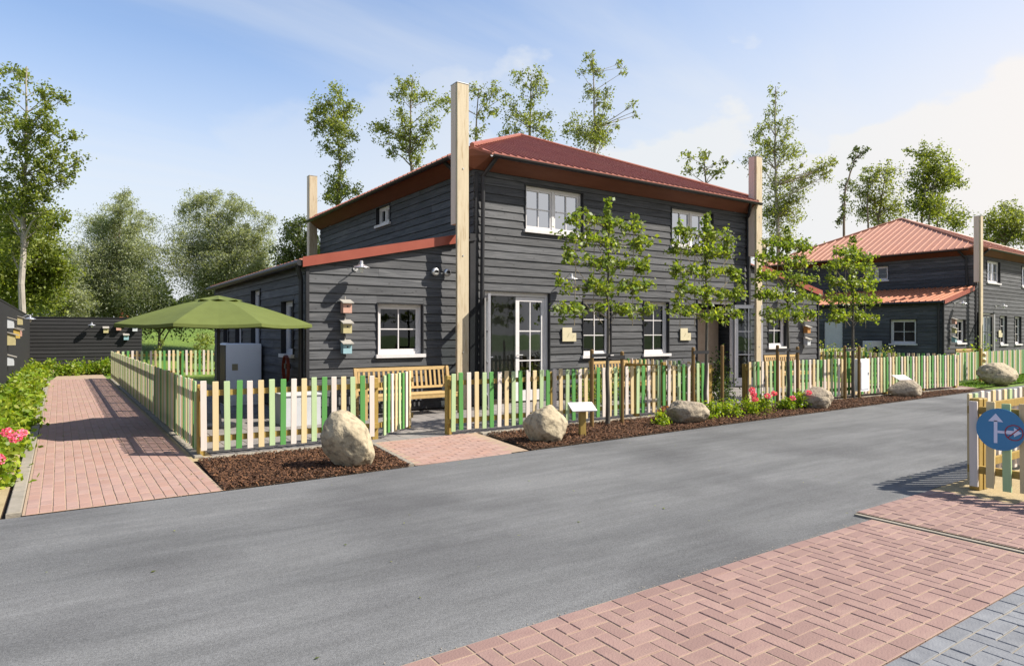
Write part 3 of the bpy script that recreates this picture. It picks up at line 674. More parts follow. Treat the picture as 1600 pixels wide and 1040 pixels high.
    ch = CH; zc = ze + sl*ch/2
    cor = {'fl': (x0, y0, 1, 1), 'fr': (x1, y0, -1, 1), 'br': (x1, y1, -1, -1), 'bl': (x0, y1, 1, -1)}
    def cpts(k): x, y, a, b = cor[k]; return (x+a*ch, y, ze), (x+a*ch/2, y+b*ch/2, zc), (x, y+b*ch, ze)
    FL, FR, BR, BL = (cpts(k) for k in ('fl', 'fr', 'br', 'bl')); ap = (ax, ay, az)
    faces = [[FL[0], FR[0], FR[1], ap, FL[1]], [FR[2], BR[2], BR[1], ap, FR[1]], [BR[0], BL[0], BL[1], ap, BR[1]], [BL[2], FL[2], FL[1], ap, BL[1]]]
    rf = MB()
    for f in faces: rf.extr(f, (0, 0, -.05))
    def ribs(mb, A, B, ap_, step, h=.035, wd=.05):
        A = Vector(A); B = Vector(B); n = int((B-A).length/step); e = (B-A).normalized(); ctr = (A+B)/2
        up = (Vector(ap_)-ctr); Lw = (B-A).length/2; upn = up.normalized(); nz = e.cross(upn).normalized()
        if nz.z < 0: nz = -nz
        for q in range(1, n):
            s = (q*step) - Lw + ((2*Lw - n*step)/2); rem = (1-abs(s)/Lw); top = upn * (up.length*rem)
            p0 = ctr+e*s + upn*.0; p1 = ctr+e*s + top
            if rem*up.length < .25: continue
            # start at the eave, cut corner shortens none of the middle ribs
            cut = max(0, (ch - (Lw-abs(s))))
            if cut > 0: p0 = ctr+e*s + upn*(cut*1.05)
            if (p1-p0).length < .15: continue
            a, b = e*wd/2, e*wd*.2
            mb.add([p0-a, p0+a, p0+b+nz*h, p0-b+nz*h, p1-a, p1+a, p1+b+nz*h, p1-b+nz*h], [(0,1,2,3),(1,5,6,2),(2,6,7,3),(3,7,4,0),(4,7,6,5)])
    ribs(rf, (x0, y0, ze), (x1, y0, ze), ap, .20); ribs(rf, (x0, y1, ze), (x0, y0, ze), ap, .33 if not detail else .25); ribs(rf, (x1, y0, ze), (x1, y1, ze), ap, .5); ribs(rf, (x1, y1, ze), (x0, y1, ze), ap, .5)
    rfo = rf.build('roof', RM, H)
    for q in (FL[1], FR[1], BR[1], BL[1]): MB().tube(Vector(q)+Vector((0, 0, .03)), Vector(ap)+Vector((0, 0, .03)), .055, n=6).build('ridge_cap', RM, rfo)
    # eaves: sloping boarding in to the wall, gutters on the straight parts
    zi = 5.14; so = MB(); inn = {'fl': (-.03, -.045, zi), 'fr': (WH+.03, -.045, zi), 'br': (WH+.03, DP+.03, zi), 'bl': (-.045, DP+.03, zi)}
    g = lambda p: (p[0], p[1], ze-.052)
    for a, b, c, e in ((FL[0], FR[0], 'fl', 'fr'), (FR[2], BR[2], 'fr', 'br'), (BR[0], BL[0], 'br', 'bl'), (BL[2], FL[2], 'bl', 'fl')):
        so.add([g(a), g(b), inn[e], inn[c]], [(0, 1, 2, 3)])
    for P_, c in ((FL, 'fl'), (FR, 'fr'), (BR, 'br'), (BL, 'bl')):
        so.add([g(P_[0]), g(P_[2]), inn[c], (P_[1][0], P_[1][1], P_[1][2]-.052)], [(0, 1, 2), (0, 1, 3)])
    so.build('soffit', 'soffit', H)
    for a, b, nx, ny in ((FL[0], FR[0], 0, -1), (BL[2], FL[2], -1, 0), (FR[2], BR[2], 1, 0)):
        gt = MB(); A = Vector(a)+Vector((nx*.05, ny*.05, -.06)); B = Vector(b)+Vector((nx*.05, ny*.05, -.06)); e = (B-A).normalized(); o_ = Vector((nx, ny, 0)); ring = []
        prof = [(.065*math.cos(t), .065*math.sin(t)) for t in [math.pi*q/6 for q in range(6, 13)]]; prof += [(c*.86, s*.86) for c, s in prof[::-1]]
        A -= e*.03; B += e*.03; k_ = len(prof)
        gt.add([A + o_*c + Vector((0, 0, s)) for c, s in prof] + [B + o_*c + Vector((0, 0, s)) for c, s in prof], [(i_, (i_+1) % k_, k_+(i_+1) % k_, k_+i_) for i_ in range(k_)] + [tuple(range(k_)), tuple(range(k_, 2*k_))])
        gt.build('gutter', 'darkmetal', H)
    # lean-to roofs
    def lean(xo, xi, sgn, y1_):
        zo, zi_ = 2.97, 3.70 + (.02 if sgn > 0 else 0); xo_ = xo - sgn*.14; slp = (zi_-zo)/(abs(xi-xo)); zo2 = zo - slp*.14
        r_ = MB(); ya = -.10; xm = xi-sgn*.45; zm = zi_-slp*.45; r_.extr([(xo_, ya, zo2), (xm, ya, zm), (xm, .0, zm), (xo_, .0, zo2)], (0, 0, -.05)); r_.extr([(xo_, .001, zo2), (xi, .001, zi_), (xi, y1_, zi_), (xo_, y1_, zo2)], (0, 0, -.05))
        d_ = Vector((xi-xo_, 0, zi_-zo2)); nz = Vector((-d_.z, 0, d_.x)).normalized() * (1 if sgn > 0 else -1)
        if nz.z < 0: nz = -nz
        y = ya + .2
        while y < y1_-.05:
            a, b = Vector((0, .035, 0)), Vector((0, .016, 0)); p0 = Vector((xo_, y, zo2)); p1 = Vector((xi, y, zi_)); h = nz*.04
            r_.add([p0-a, p0+a, p0+b+h, p0-b+h, p1-a, p1+a, p1+b+h, p1-b+h], [(0,1,2,3),(1,5,6,2),(2,6,7,3),(3,7,4,0),(4,7,6,5)]); y += .25
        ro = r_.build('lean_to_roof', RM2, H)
        MB().extr([(xo_, ya-.025, zo2-.13), (xi-sgn*.45, ya-.025, zi_-.13-.09), (xi-sgn*.45, ya-.025, zi_+.055-.09), (xo_, ya-.025, zo2+.055)], (0, .022, 0)).build('verge_trim', 'verge', ro)
        MB().extr([(xo_+.02*sgn, ya+.001, zo2-.12), (xi, ya+.001, zi_-.12), (xi, .0, zi_-.12), (xo_+.02*sgn, .0, zo2-.12)], (0, 0, .05)).build('soffit', 'black', H)
        gt = MB(); gx = xo_-sgn*.05
        gt.tube((gx, -.1, zo2-.05), (gx, y1_, zo2-.05), .06, n=10); gt.build('gutter', 'darkmetal', H)
    lean(-3.6, -.005, 1, 9.0); lean(WH+3.6, WH+.005, -1, 9.0)
    # corner posts of pale timber, boxed out above the lean-to
    def tpost(x, y, zt=6.76, low=0.02):
        p = MB().box((x, y, low), (x+.27, y+.07, zt)).build('timber_post', 'post', H)
        MB().box((x-.004, y+.0715, 3.86), (x+.274, y+.27, zt+.005)).build('post_cladding', 'postcap', p)
        for zb_ in (1.2, 3.2, 5.0): MB().tube((x+.135, y-.001, zb_), (x+.135, y-.012, zb_), .016, n=8).build('bolt', 'zinc', p)
        MB().box((x-.012, y-.008, zt+.006), (x+.282, y+.278, zt+.02)).build('post_cap', 'zinc', p)
    tpost(-.66, -.42); tpost(WH-.23, -.42); tpost(-.34, DP+.14, 7.0); tpost(WH+.02, DP+.32)
    return H
H1 = house('large two-storey black timber house with red roof behind the picket fence', (7.42, 12.25, 0), 0, True,
      [(.85, 1.70, 1.14, 2.26), (3.45, 4.3, 1.14, 2.62), (5.3, 6.0, 1.3, 2.3), (6.9, 7.5, 1.3, 2.3)], [(4.35, 5.3, 4.58, 5.13)])
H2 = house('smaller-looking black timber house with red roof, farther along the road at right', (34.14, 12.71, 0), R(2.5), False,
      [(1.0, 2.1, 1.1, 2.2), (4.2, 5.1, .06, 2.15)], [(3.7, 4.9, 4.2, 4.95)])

# ------------------------------------------------------------------ fences
SL = {}
def slat_mesh(c, h=.90, wd=.072):
    k = (c, h, wd)
    if k not in SL: SL[k] = MB().cham((-wd/2, -.011, 0), (wd/2, .011, h), .004).mesh('slat', 'slat_' + c)
    return SL[k]
ORDER = ['pink', 'peach', 'mint', 'green']
def fence(label, p0, p1, side=1, start=0, pitch=.1425, h=.90, z0=.07, post_every=1.85, ends=(1, 1), order=ORDER, flip=0, group='picket fences'):
    """slats on the 'side' (+1: right of p0>p1) face of the rails"""
    d = Vector((p1[0]-p0[0], p1[1]-p0[1], 0)); Ln = d.length; a = math.atan2(d.y, d.x)
    F_ = thing('picket_fence', label, 'fence', (p0[0], p0[1], 0), a, group)
    y = -side*.0
    for z in (.18, .78):
        n = max(1, round(Ln/(post_every*2)))
        for i in range(n): MB().box((Ln*i/n+.002, .012*side if side > 0 else -.052, z), (Ln*(i+1)/n-.002, .052 if side > 0 else -.012, z+.075)).build('rail', 'pine', F_)
    np_ = max(1, round(Ln/post_every)); pm = MB().cham((-.045, -.045, 0), (.045, .045, .93), .008).mesh('post', 'pine')
    for i in range(np_+1):
        if (i == 0 and not ends[0]) or (i == np_ and not ends[1]): continue
        link('post', pm, F_, (min(max(Ln*i/np_, .05), Ln-.05), side*(.098), 0))
    n = int(Ln/pitch); 
    for i in range(n):
        c = order[(i+start) % len(order)]
        o = link('slat', slat_mesh(c, h), F_, (pitch*(i+.5), -.011*side*1.05, z0 + rng.uniform(-.011, .011))); o.rotation_euler = (0, R(rng.uniform(-.7, .7)), 0)
    return F_
fence('short pastel picket fence in front of the left yard, behind the biggest boulder', (1.47, 9.3), (3.95, 9.24), 1, 0)
fence('short slanting picket fence stub turning inward left of the yard opening', (3.99, 9.26), (4.92, 10.08), 1, 2, pitch=.138, ends=(0, 1))
fence('pastel picket fence right of the yard opening, behind the second boulder', (5.0, 9.02), (11.2, 8.97), 1, 2)
fence('long pastel picket fence behind the espalier trees, right of the shrub gap', (12.3, 8.9), (21.6, 8.45), 1, 1)
fence('long picket fence running back beside the pink brick path', (1.49, 26.7), (1.49, 9.34), 1, 0, ends=(1, 0), order=['mint', 'peach', 'mint', 'pink', 'peach', 'green'])
fence('distant picket fence across the end of the left yard under the parasol', (1.6, 26.4), (5.6, 26.4), 1, 1)
fence('dark shaded picket fence at the end of the yard, against the meadow', (5.7, 26.45), (9.5, 26.45), -1, 3, order=['green', 'mint', 'peach', 'pink'])
fence('picket fence between the two plots seen behind the long roadside fence', (21.75, 12.9), (21.95, 8.8), 1, 0)
fence('short picket fence running from the house between its two front doors', (11.6, 11.9), (11.45, 9.1), -1, 3)
fence('picket fence in front of the farther house beside the grass', (23.6, 9.35), (31.5, 9.7), 1, 2)
fence('low picket fence beyond the plot fence, left of the farther house', (22.6, 14.6), (30.2, 14.9), 1, 0)
# near fence at the right edge with a corner post
F_A = fence('picket fence panel carrying the round blue sign at the right edge', (7.66, 2.93), (7.66, .6), 1, 0, pitch=.1425, h=.86, z0=.05, order=['pink', 'peach', 'mint', 'peach'], group='near corner fences')
F_B = fence('picket fence panel behind the blue sign, slats lit by the sun', (7.80, 2.97), (11.8, 2.97), -1, 1, pitch=.15, h=.90, order=['pink', 'peach', 'mint', 'pink', 'pink', 'peach'], group='near corner fences')

# boundary wall of dark boards
def board_wall(label, p0, p1, h, group=None, hb=.16):
    d = Vector((p1[0]-p0[0], p1[1]-p0[1], 0)); a = math.atan2(d.y, d.x); Ln = d.length
    T = thing('board_wall', label, 'wall', (p0[0], p0[1], 0), a, group)
    MB().box((0, .02, 0), (Ln, .09, h)).build('backing', 'core', T)
    z = .05
    while z < h-.02:
        x = 0
        while x < Ln-.01:
            x2 = min(Ln, x + 4.0); x2 = Ln if Ln-x2 < .8 else x2
            MB().add([(x, -.02, z+.004), (x2-.004, -.02, z+.004), (x2-.004, .005, min(z+hb, h)), (x, .005, min(z+hb, h)), (x, .018, z+.004), (x2-.004, .018, z+.004), (x2-.004, .018, min(z+hb, h)), (x, .018, min(z+hb, h))],
               [(0,1,2,3), (0,4,5,1), (1,5,6,2), (2,6,7,3), (3,7,4,0)]).build('board', 'fence_dark', T)
            x = x2
        z += hb
    MB().box((-.01, -.035, h), (Ln+.01, .10, h+.035)).build('coping', 'fence_dark', T)
    return T
board_wall('tall black board wall along the left edge behind the hedge', (-1.14, 35.3), (-1.14, 10), 2.30)
board_wall('tall black board wall across the far end of the brick path', (-1.1, 35.4), (3.2, 35.4), 2.28)

# ------------------------------------------------------------------ umbrella
def umbrella():
    U = thing('parasol', 'olive green octagonal parasol standing in the left yard', 'parasol', (2.22, 12.0, 0), R(12))
    MB().lathe([(.30, 0), (.30, .05), (.26, .07), (.05, .08), (.035, .30)], 24).build('base', 'darkmetal', U, smooth=False)
    MB().tube((0, 0, .08), (0, 0, 2.2), .024, n=10).build('pole', 'darkmetal', U)
    n = 8; Rr = 1.57; zt, zb = 2.19, 1.745; rings = 6; V = []; Fc = []
    cv = MB()
    for k in range(n):      # each gore sags a little between the ribs
        a0, a1 = 2*math.pi*k/n, 2*math.pi*(k+1)/n; grid = []
        for j in range(rings+1):
            t = j/rings; row = []
            for i in range(5):
                q = i/4; p0 = Vector((math.cos(a0), math.sin(a0), 0)); p1 = Vector((math.cos(a1), math.sin(a1), 0)); p = p0.lerp(p1, q) * Rr * (.03+.97*t)
                z = zt - (zt-zb)*(t**1.3) - .035*t*math.sin(math.pi*q)*(1-.3*t); p *= 1 - .03*math.sin(math.pi*q)*t
                row.append((p.x, p.y, z))
            grid.append(row)
        vs = [p for row in grid for p in row]; fs = [(j*5+i, j*5+i+1, (j+1)*5+i+1, (j+1)*5+i) for j in range(rings) for i in range(4)]
        # hem hanging down at the rim
        o_ = len(vs); vs += [(p[0]*1.002, p[1]*1.002, p[2]-.05) for p in grid[-1]]; fs += [(rings*5+i, rings*5+i+1, o_+i+1, o_+i) for i in range(4)]
        cv.add(vs, fs)
    cv.build('canopy', 'umb', U)
    cp = MB()
    for k in range(n):
        a0, a1 = 2*math.pi*k/n, 2*math.pi*(k+1)/n; am = (a0+a1)/2; r1 = .34
        cp.add([(0, 0, 2.235), (r1*math.cos(a0), r1*math.sin(a0), 2.135), (r1*1.12*math.cos(am), r1*1.12*math.sin(am), 2.155), (r1*math.cos(a1), r1*math.sin(a1), 2.135)], [(0, 1, 2, 3)])
    cp.build('vent_cap', 'umb', U)
    for k in range(n):
        a0 = 2*math.pi*k/n; MB().tube((.03*math.cos(a0), .03*math.sin(a0), zt-.05), (Rr*.97*math.cos(a0), Rr*.97*math.sin(a0), zb-.02), .009, n=5).tube((.03*math.cos(a0), .03*math.sin(a0), 1.62), (.8*math.cos(a0), .8*math.sin(a0), 1.93), .007, n=5).build('rib', 'darkmetal', U)
umbrella()

# ------------------------------------------------------------------ boulders
def boulder(label, x, y, sx, sy, sz, seed, tilt=(0, 0, 0), m='rock', peak=0., rough=.16, skew=0.):
    bm = bmesh.new(); bmesh.ops.create_icosphere(bm, subdivisions=5, radius=1)
    off = Vector((seed*3.1, seed*1.7, seed*5.3)); rot = Matrix.Rotation(tilt[2], 3, 'Z') @ Matrix.Rotation(tilt[1], 3, 'Y') @ Matrix.Rotation(tilt[0], 3, 'X')
    for v in bm.verts:
        p = v.co.normalized(); k = 1 + rough*mnoise.noise(p*1.3+off) + rough*.55*mnoise.noise(p*2.9+off) + .035*mnoise.noise(p*7+off) + .012*mnoise.noise(p*17+off)
        # a few flat facets as on broken stone
        for j in range(7):
            r_ = random.Random(seed*31+j); f = Vector((r_.uniform(-1, 1), r_.uniform(-1, 1), r_.uniform(-.6, 1))).normalized(); dd = p.dot(f)*k
            if dd > .80: k *= 1 - (dd-.80)*.75/dd
        q = p*k; q.z += peak*max(0, q.z)*(1-abs(q.x))
        q = rot @ Vector((q.x*sx, q.y*sy, q.z*sz)); v.co = q
    zmin = min(v.co.z for v in bm.verts); h = max(v.co.z for v in bm.verts) - zmin
    for v in bm.verts:
        t = (v.co.z-zmin)/h; v.co.x -= skew*t*.82; v.co.y += skew*t*.56; v.co.z -= zmin + h*.11
    me = bpy.data.meshes.new('boulder'); bm.to_mesh(me); bm.free(); me.materials.append(M[m]); me.polygons.foreach_set('use_smooth', [True]*len(me.polygons))
    o = link('boulder', me, None, (x, y, 0)); tag(o, label, 'boulder', 'boulders along the road edge'); return o
boulder('largest pale boulder, leaning left, on the left mulch bed', 2.93, 7.53, .295, .26, .36, 3, (R(5), R(8), R(-34)), peak=.10, skew=.20)
boulder('pale wedge-shaped boulder in front of the white info plate', 5.88, 7.70, .31, .24, .27, 9, (0, R(10), R(-30)), 'rock', .30)
boulder('flat-topped brown boulder between the first and second espalier trees', 9.15, 7.86, .37, .27, .24, 5, (0, 0, R(-35)), 'rock2')
boulder('rounded grey boulder beside the pink flowers under the fourth espalier tree', 13.15, 7.85, .38, .30, .25, 12, (0, 0, R(-30)), 'rock2')
boulder('grey boulder beneath the farther white info plate', 17.4, 8.0, .40, .28, .25, 6, (0, 0, R(-30)), 'rock2')
boulder('broad tan boulder on the grass before the farther house', 24.0, 8.35, .62, .40, .38, 17, (0, 0, R(-30)), 'rock')

# ------------------------------------------------------------------ info plates
def plate(label, x, y, rz):
    T = thing('info_plate', label, 'sign', (x, y, 0), R(rz), 'info plates')
    MB().cham((-.045, -.045, 0), (.045, .045, .42), .006).build('post', 'pine', T)
    a = R(24); c, s = math.cos(a), math.sin(a); Tt = lambda x_, y_, z_: (x_, y_*c - z_*s, .46 + y_*s + z_*c)
    MB(Tt).box((-.20, -.13, -.008), (.20, .13, .008)).build('plate', 'white', T)
plate('tilted white info plate on a short post beside the first espalier tree', 6.66, 7.78, -20)
plate('tilted white info plate behind the boulder near the end of the fence', 17.75, 8.25, -20)

# ------------------------------------------------------------------ benches
def bench(label, x, y, rz, wd=2.0):
    B = thing('garden_bench', label, 'bench', (x, y, 0), rz, 'garden benches'); h = wd/2
    for sx in (-1, 1):
        X = sx*(h-.04)
        MB().box((X-.03, -.26, 0), (X+.03, -.20, .60)).build('leg', 'teak', B)
        MB().extr([(X-.03, .20, 0), (X+.03, .20, 0), (X+.03, .20, .42), (X+.03, .28, .92), (X-.03, .28, .92), (X-.03, .20, .42)], (0, .055, 0)) if False else None
        MB().add([(X-.03, .18, 0), (X+.03, .18, 0), (X+.03, .24, 0), (X-.03, .24, 0), (X-.03, .18, .42), (X+.03, .18, .42), (X+.03, .24, .42), (X-.03, .24, .42), (X-.03, .27, .93), (X+.03, .27, .93), (X+.03, .32, .93), (X-.03, .32, .93)],
            [(0,3,2,1), (0,1,5,4), (1,2,6,5), (2,3,7,6), (3,0,4,7), (4,5,9,8), (5,6,10,9), (6,7,11,10), (7,4,8,11), (8,9,10,11)]).build('leg', 'teak', B)
        MB().cham((X-.035, -.28, .601), (X+.035, .235, .635), .005).build('armrest', 'teak', B)
        MB().box((X-.02, -.20, .10), (X+.02, .18, .15)).build('stretcher', 'teak', B)
    for k in range(6): MB().cham((-h+.072, -.25+k*.075, .41), (h-.072, -.19+k*.075, .435), .004).build('seat_slat', 'teak', B)
    MB().box((-h+.072, -.245, .34), (h-.072, -.215, .405)).build('apron', 'teak', B)
    Tb = lambda a, b, c: (a, .235 + (c-.5)*.17 + b, c)
    MB(Tb).box((-h+.07, 0, .86), (h-.07, .035, .925)).build('top_rail', 'teak', B); MB(Tb).box((-h+.07, 0, .50), (h-.07, .035, .545)).build('lower_rail', 'teak', B)
    n = int((wd-.2)/.095); me = MB(Tb).box((-.022, .006, .546), (.022, .026, .859)).mesh('back_slat', 'teak')
    for k in range(n): link('back_slat', me, B, (-h+.12+(wd-.24)*k/(n-1), 0, 0))
    return B
bench('golden slatted bench under the white four-pane window of the lean-to', 5.60, 11.68, 0, 2.05)
bench('garden bench under the two tall ground-floor windows, behind the first espalier', 11.25, 11.5, 0, 1.9)
bench('garden bench in front of the right lean-to with the small window', 18.3, 11.75, 0, 1.75)
bench('bench by the lean-to wall of the farther house', 31.9, 12.0, R(2.5), 1.9)

# ------------------------------------------------------------------ espalier trees
def espalier(label, x, y, seed, lean=0.):
    r = np.random.default_rng(seed); q = random.Random(seed); T = thing('espalier_tree', label, 'tree', (x, y, 0), 0, 'espaliered trees on cane frames')
    H_ = 3.62; pts = [Vector((lean*t + q.uniform(-.015, .015), q.uniform(-.015, .015), H_*t)) for t in [i/8 for i in range(9)]]; pts[0] = Vector((0, 0, -.02))
    tr = MB().path(pts, [.042*(1-.75*i/8) for i in range(9)], 9)
    tiers = [1.97, 2.38, 2.78, 3.16, 3.48]; cen = []; cane = MB()
    for xx in (-.72, -.30, .62): cane.tube((xx, .03, 1.72), (xx + q.uniform(-.05, .05), .03, 3.62), .007, n=5)
    for k, z in enumerate(tiers):
        hw = (1.03, 1.06, 1.03, 1.0, .82)[k]; cane.tube((-hw+.1, .035, z-.01), (hw-.1, .035, z-.01), .007, n=5)
        if k < 4:
            for sx in (-1, 1): cane.tube((sx*.1, .03, z-.2), (sx*q.uniform(.5, .75), .03, z+.28), .006, n=4)
        for sx in (-1, 1):
            b = [Vector((0, 0, z-.12)), Vector((sx*.2, 0, z-.02))] + [Vector((sx*hw*t, q.uniform(-.03, .03), z + q.uniform(-.04, .04))) for t in (.45, .7, .95)]
            tr.path(b, [.016, .014, .011, .008, .004], 5)
            n = int(270 * hw * (1, 1.05, 1, .95, .9)[k]); ns = int(13*hw); t = np.abs(r.uniform(.04, 1.0, ns)); sub = np.column_stack([sx*hw*t, r.normal(0, .05, ns), z + r.normal(.02, .04, ns)])
            wg = r.uniform(.2, 1.6, ns); pk = r.choice(ns, n, p=wg/wg.sum()); g = r.normal(size=(n, 3))*[.055, .08, .044]; cen.append(sub[pk]+g)
            # odd shoots standing up or hanging
            for _ in range(3):
                p = Vector((sx*hw*q.uniform(.3, 1), 0, z)); tip = p + Vector((q.uniform(-.05, .05), q.uniform(-.1, .1), q.choice((-1, 1, 1))*q.uniform(.12, .24))); tr.tube(p, tip, .005, .002, 4)
                tt = r.uniform(.2, 1.1, 16)[:,None]; cen.append(np.array(p)*(1-tt)+np.array(tip)*tt + r.normal(size=(16, 3))*.03)
    n = 260; zz = r.uniform(2.1, 3.66, n); cen.append(np.column_stack([r.normal(0, .06, n)+lean*zz/H_, r.normal(0, .06, n), zz]))
    n = 150; zz = r.uniform(3.35, 3.92, n); cen.append(np.column_stack([r.normal(0, .075, n)*(4.0-zz)*1.6+lean, r.normal(0, .05, n), zz]))
    tr.build('trunk', 'bark_dark', T); cane.build('cane_frame', 'bamboo', T)
    cen = np.concatenate(cen); V, F = leaf_quads(cen, .086, r, .68, .15); np_mesh('crown', V, F, M['leaf_esp'], T)
ex = [('espalier tree nearest the road sign end, left of the four, between two stakes', 7.78, 21, .01), ('second espalier tree from the left, before the right pair of house doors', 10.36, 22, .0),
      ('third espalier tree, in front of the right-hand pale corner post', 13.06, 23, 0), ('fourth and farthest espalier tree, overlapping the farther house', 15.75, 24, -.02)]
for lb, x, s, ln in ex: espalier(lb.replace('nearest the road sign end, left of the four,', 'farthest left of the four,'), x, 8.42, s, ln)
def stake(label, x, y, h, strap=None):
    S = thing('tree_stake', label, 'stake', (x, y, 0), 0, 'round stakes beside the espalier trees')
    MB().tube((0, 0, 0), (0, 0, h-.015), .034, n=10).tube((0, 0, h-.015), (0, 0, h), .034, .022, 10).build('pole', 'stake', S, smooth=False)
    if strap: MB().box((min(0, strap)-.035, -.042, h-.13), (max(0, strap)+.03, -.036, h-.07)).build('tie', 'black', S)
stk = [(7.42, 1.32, 'left', 'first', .36), (8.12, 1.28, 'right', 'first', -.34), (9.98, 1.33, 'left', 'second', .38), (10.84, 1.36, 'right', 'second', None), (12.68, 1.34, 'left', 'third', .38), (13.42, 1.30, 'right', 'third', -.36), (15.36, 1.30, 'left', 'fourth', .39), (16.0, 1.28, 'right', 'fourth', None)]
for x, h, sd_, nm, st in stk: stake(f'brown round stake on the {sd_} of the {nm} espalier tree', x, 8.42, h, st)

# ------------------------------------------------------------------ wall lamps, spotlights, plaques, bird boxes
def barn_lamp(label, loc, rz):
    T = thing('wall_lamp', label, 'lamp', loc, rz, 'galvanised barn lamps')      # projects along local -y
    MB().tube((0, 0, 0), (0, -.03, 0), .05, n=12).build('wall_plate', 'zinc', T)
    MB().path([(0, -.03, 0), (0, -.14, .05), (0, -.27, .13), (0, -.33, .11)], [.010]*4, 8).build('arm', 'zinc', T)
    MB().lathe([(.012, .13), (.03, .12), (.035, .06), (.06, .045), (.155, .0), (.16, -.008), (.05, .03)], 20, (0, -.33, 0)).build('shade', 'zinc', T, smooth=False)
    MB().lathe([(.03, .03), (.042, .0), (.042, -.07), (.025, -.10)], 12, (0, -.33, 0)).build('globe', 'lampglass', T, smooth=True)
barn_lamp('galvanised barn lamp high on the left lean-to wall above the bird boxes', (4.72, 12.24, 2.84), 0)
barn_lamp('galvanised barn lamp on the main wall right of the left house doors', (9.86, 12.23, 2.86), 0)
barn_lamp('galvanised barn lamp on the right lean-to wall beside the fourth espalier', (18.6, 12.24, 2.86), 0)
barn_lamp('galvanised barn lamp under the verge of the farther house', (31.7, 12.6, 2.86), R(2.5))
barn_lamp('galvanised barn lamp on the black wall at the far end of the path', (1.2, 35.38, 1.95), 0)
barn_lamp('galvanised barn lamp on the left black wall above the hedge', (-1.10, 26.0, 2.05), R(90))
barn_lamp('galvanised barn lamp by the glazed doors of the farther house', (36.6, 12.8, 2.86), R(2.5))
def spot(label, x):
    T = thing('round_spotlight', label, 'lamp', (x, 12.24, 2.86), 0, 'round wall spotlights')
    MB().tube((0, 0, 0), (0, -.05, 0), .03, n=10).build('mount', 'zinc', T)
    bm = bmesh.new(); bmesh.ops.create_uvsphere(bm, u_segments=16, v_segments=10, radius=.085)
    for v in bm.verts:
        v.co.y = max(v.co.y, -.05); v.co += Vector((0, -.12, 0))
    me = bpy.data.meshes.new('housing'); bm.to_mesh(me); bm.free(); me.materials.append(M['zinc']); me.polygons.foreach_set('use_smooth', [True]*len(me.polygons)); link('housing', me, T)
    MB().tube((0, -.171, -.01), (0, -.174, -.012), .05, n=14).build('lens', 'darkmetal', T)
spot('round galvanised spotlight, the left of the pair beside the pale post', 6.40); spot('round galvanised spotlight, the right of the pair beside the pale post', 6.68)
def bird(label, loc, rz, m, s=1., rod=.16):
    T = thing('bird_box', label, 'bird box', loc, rz, 'painted bird boxes'); T.scale = (s, s, s)
    MB().tube((0, -.012, .16), (0, -.012, .16+rod), .012, n=6).build('hanger', 'bird_roof', T)
    MB().add([(-.085, -.15, 0), (.085, -.15, 0), (.085, -.01, 0), (-.085, -.01, 0), (-.085, -.15, .19), (.085, -.15, .19), (.085, -.01, .235), (-.085, -.01, .235)], [(0,3,2,1), (0,1,5,4), (1,2,6,5), (2,3,7,6), (3,0,4,7), (4,5,6,7)]).build('box', m, T)
    MB().add([(-.11, -.20, .178), (.11, -.20, .178), (.11, -.0, .245), (-.11, -.0, .245), (-.11, -.20, .195), (.11, -.20, .195), (.11, -.0, .262), (-.11, -.0, .262)], [(0,3,2,1), (0,1,5,4), (1,2,6,5), (2,3,7,6), (3,0,4,7), (4,5,6,7)]).build('lid', 'bird_roof', T)
    MB().tube((0, -.149, .125), (0, -.153, .125), .017, n=10).build('entrance_hole', 'black', T)
for k, (m, nm) in enumerate((('bird_pink', 'pink'), ('bird_cream', 'cream yellow'), ('bird_blue', 'pale blue'))):
    bird(f'{nm} bird box on the left lean-to wall, {("top", "middle", "bottom")[k]} of the row of three', (4.50, 12.20, 1.98-.385*k), 0, m)
    bird(f'{nm} bird box on the right lean-to wall, {("top", "middle", "bottom")[k]} of three', (19.85, 12.20, 1.98-.385*k), 0, ('bird_pink', 'bird_orange', 'bird_white')[k]) if k == 0 else bird(f'{("", "orange", "pale grey")[k]} bird box on the right lean-to wall, {("top", "middle", "bottom")[k]} of three', (19.85, 12.20, 1.98-.385*k), 0, ('', 'bird_orange', 'bird_white')[k])
    bird(f'{nm} bird box on the farther house, {("top", "middle", "bottom")[k]} of the three there', (31.25, 12.5, 1.98-.385*k), R(2.5), m)
for (y, z, m, s, lb) in ((20.4, 1.72, 'bird_white', 1.1, 'white bird box at the top left of the left wall group'), (20.4, 1.30, 'bird_cream', 1.3, 'large cream bird box on the left black wall'), (20.4, .80, 'bird_white', 1.1, 'white bird box hanging lowest on the left black wall'),
                         (23.0, 1.45, 'bird_yellow', 1.2, 'yellow bird box in the middle of the left wall group'), (24.6, 1.5, 'bird_pink', 1.1, 'salmon bird box behind the yellow one on the left wall'), (25.1, 1.85, 'bird_cream', 1.1, 'cream bird box farthest back on the left black wall')):
    bird(lb, (-1.09, y, z), R(90), m, s, .1)
for (x, z, m, lb) in ((1.75, 1.6, 'bird_cream', 'cream bird box at the left of the far wall group'), (2.25, 1.72, 'bird_pink', 'pink bird box second from left on the far wall'), (2.55, 1.28, 'bird_blue', 'blue bird box hanging lowest on the far wall'), (2.9, 1.68, 'bird_white', 'white bird box at the right end of the far wall')):
    bird(lb, (x, 35.36, z), 0, m, 1.15, .08)
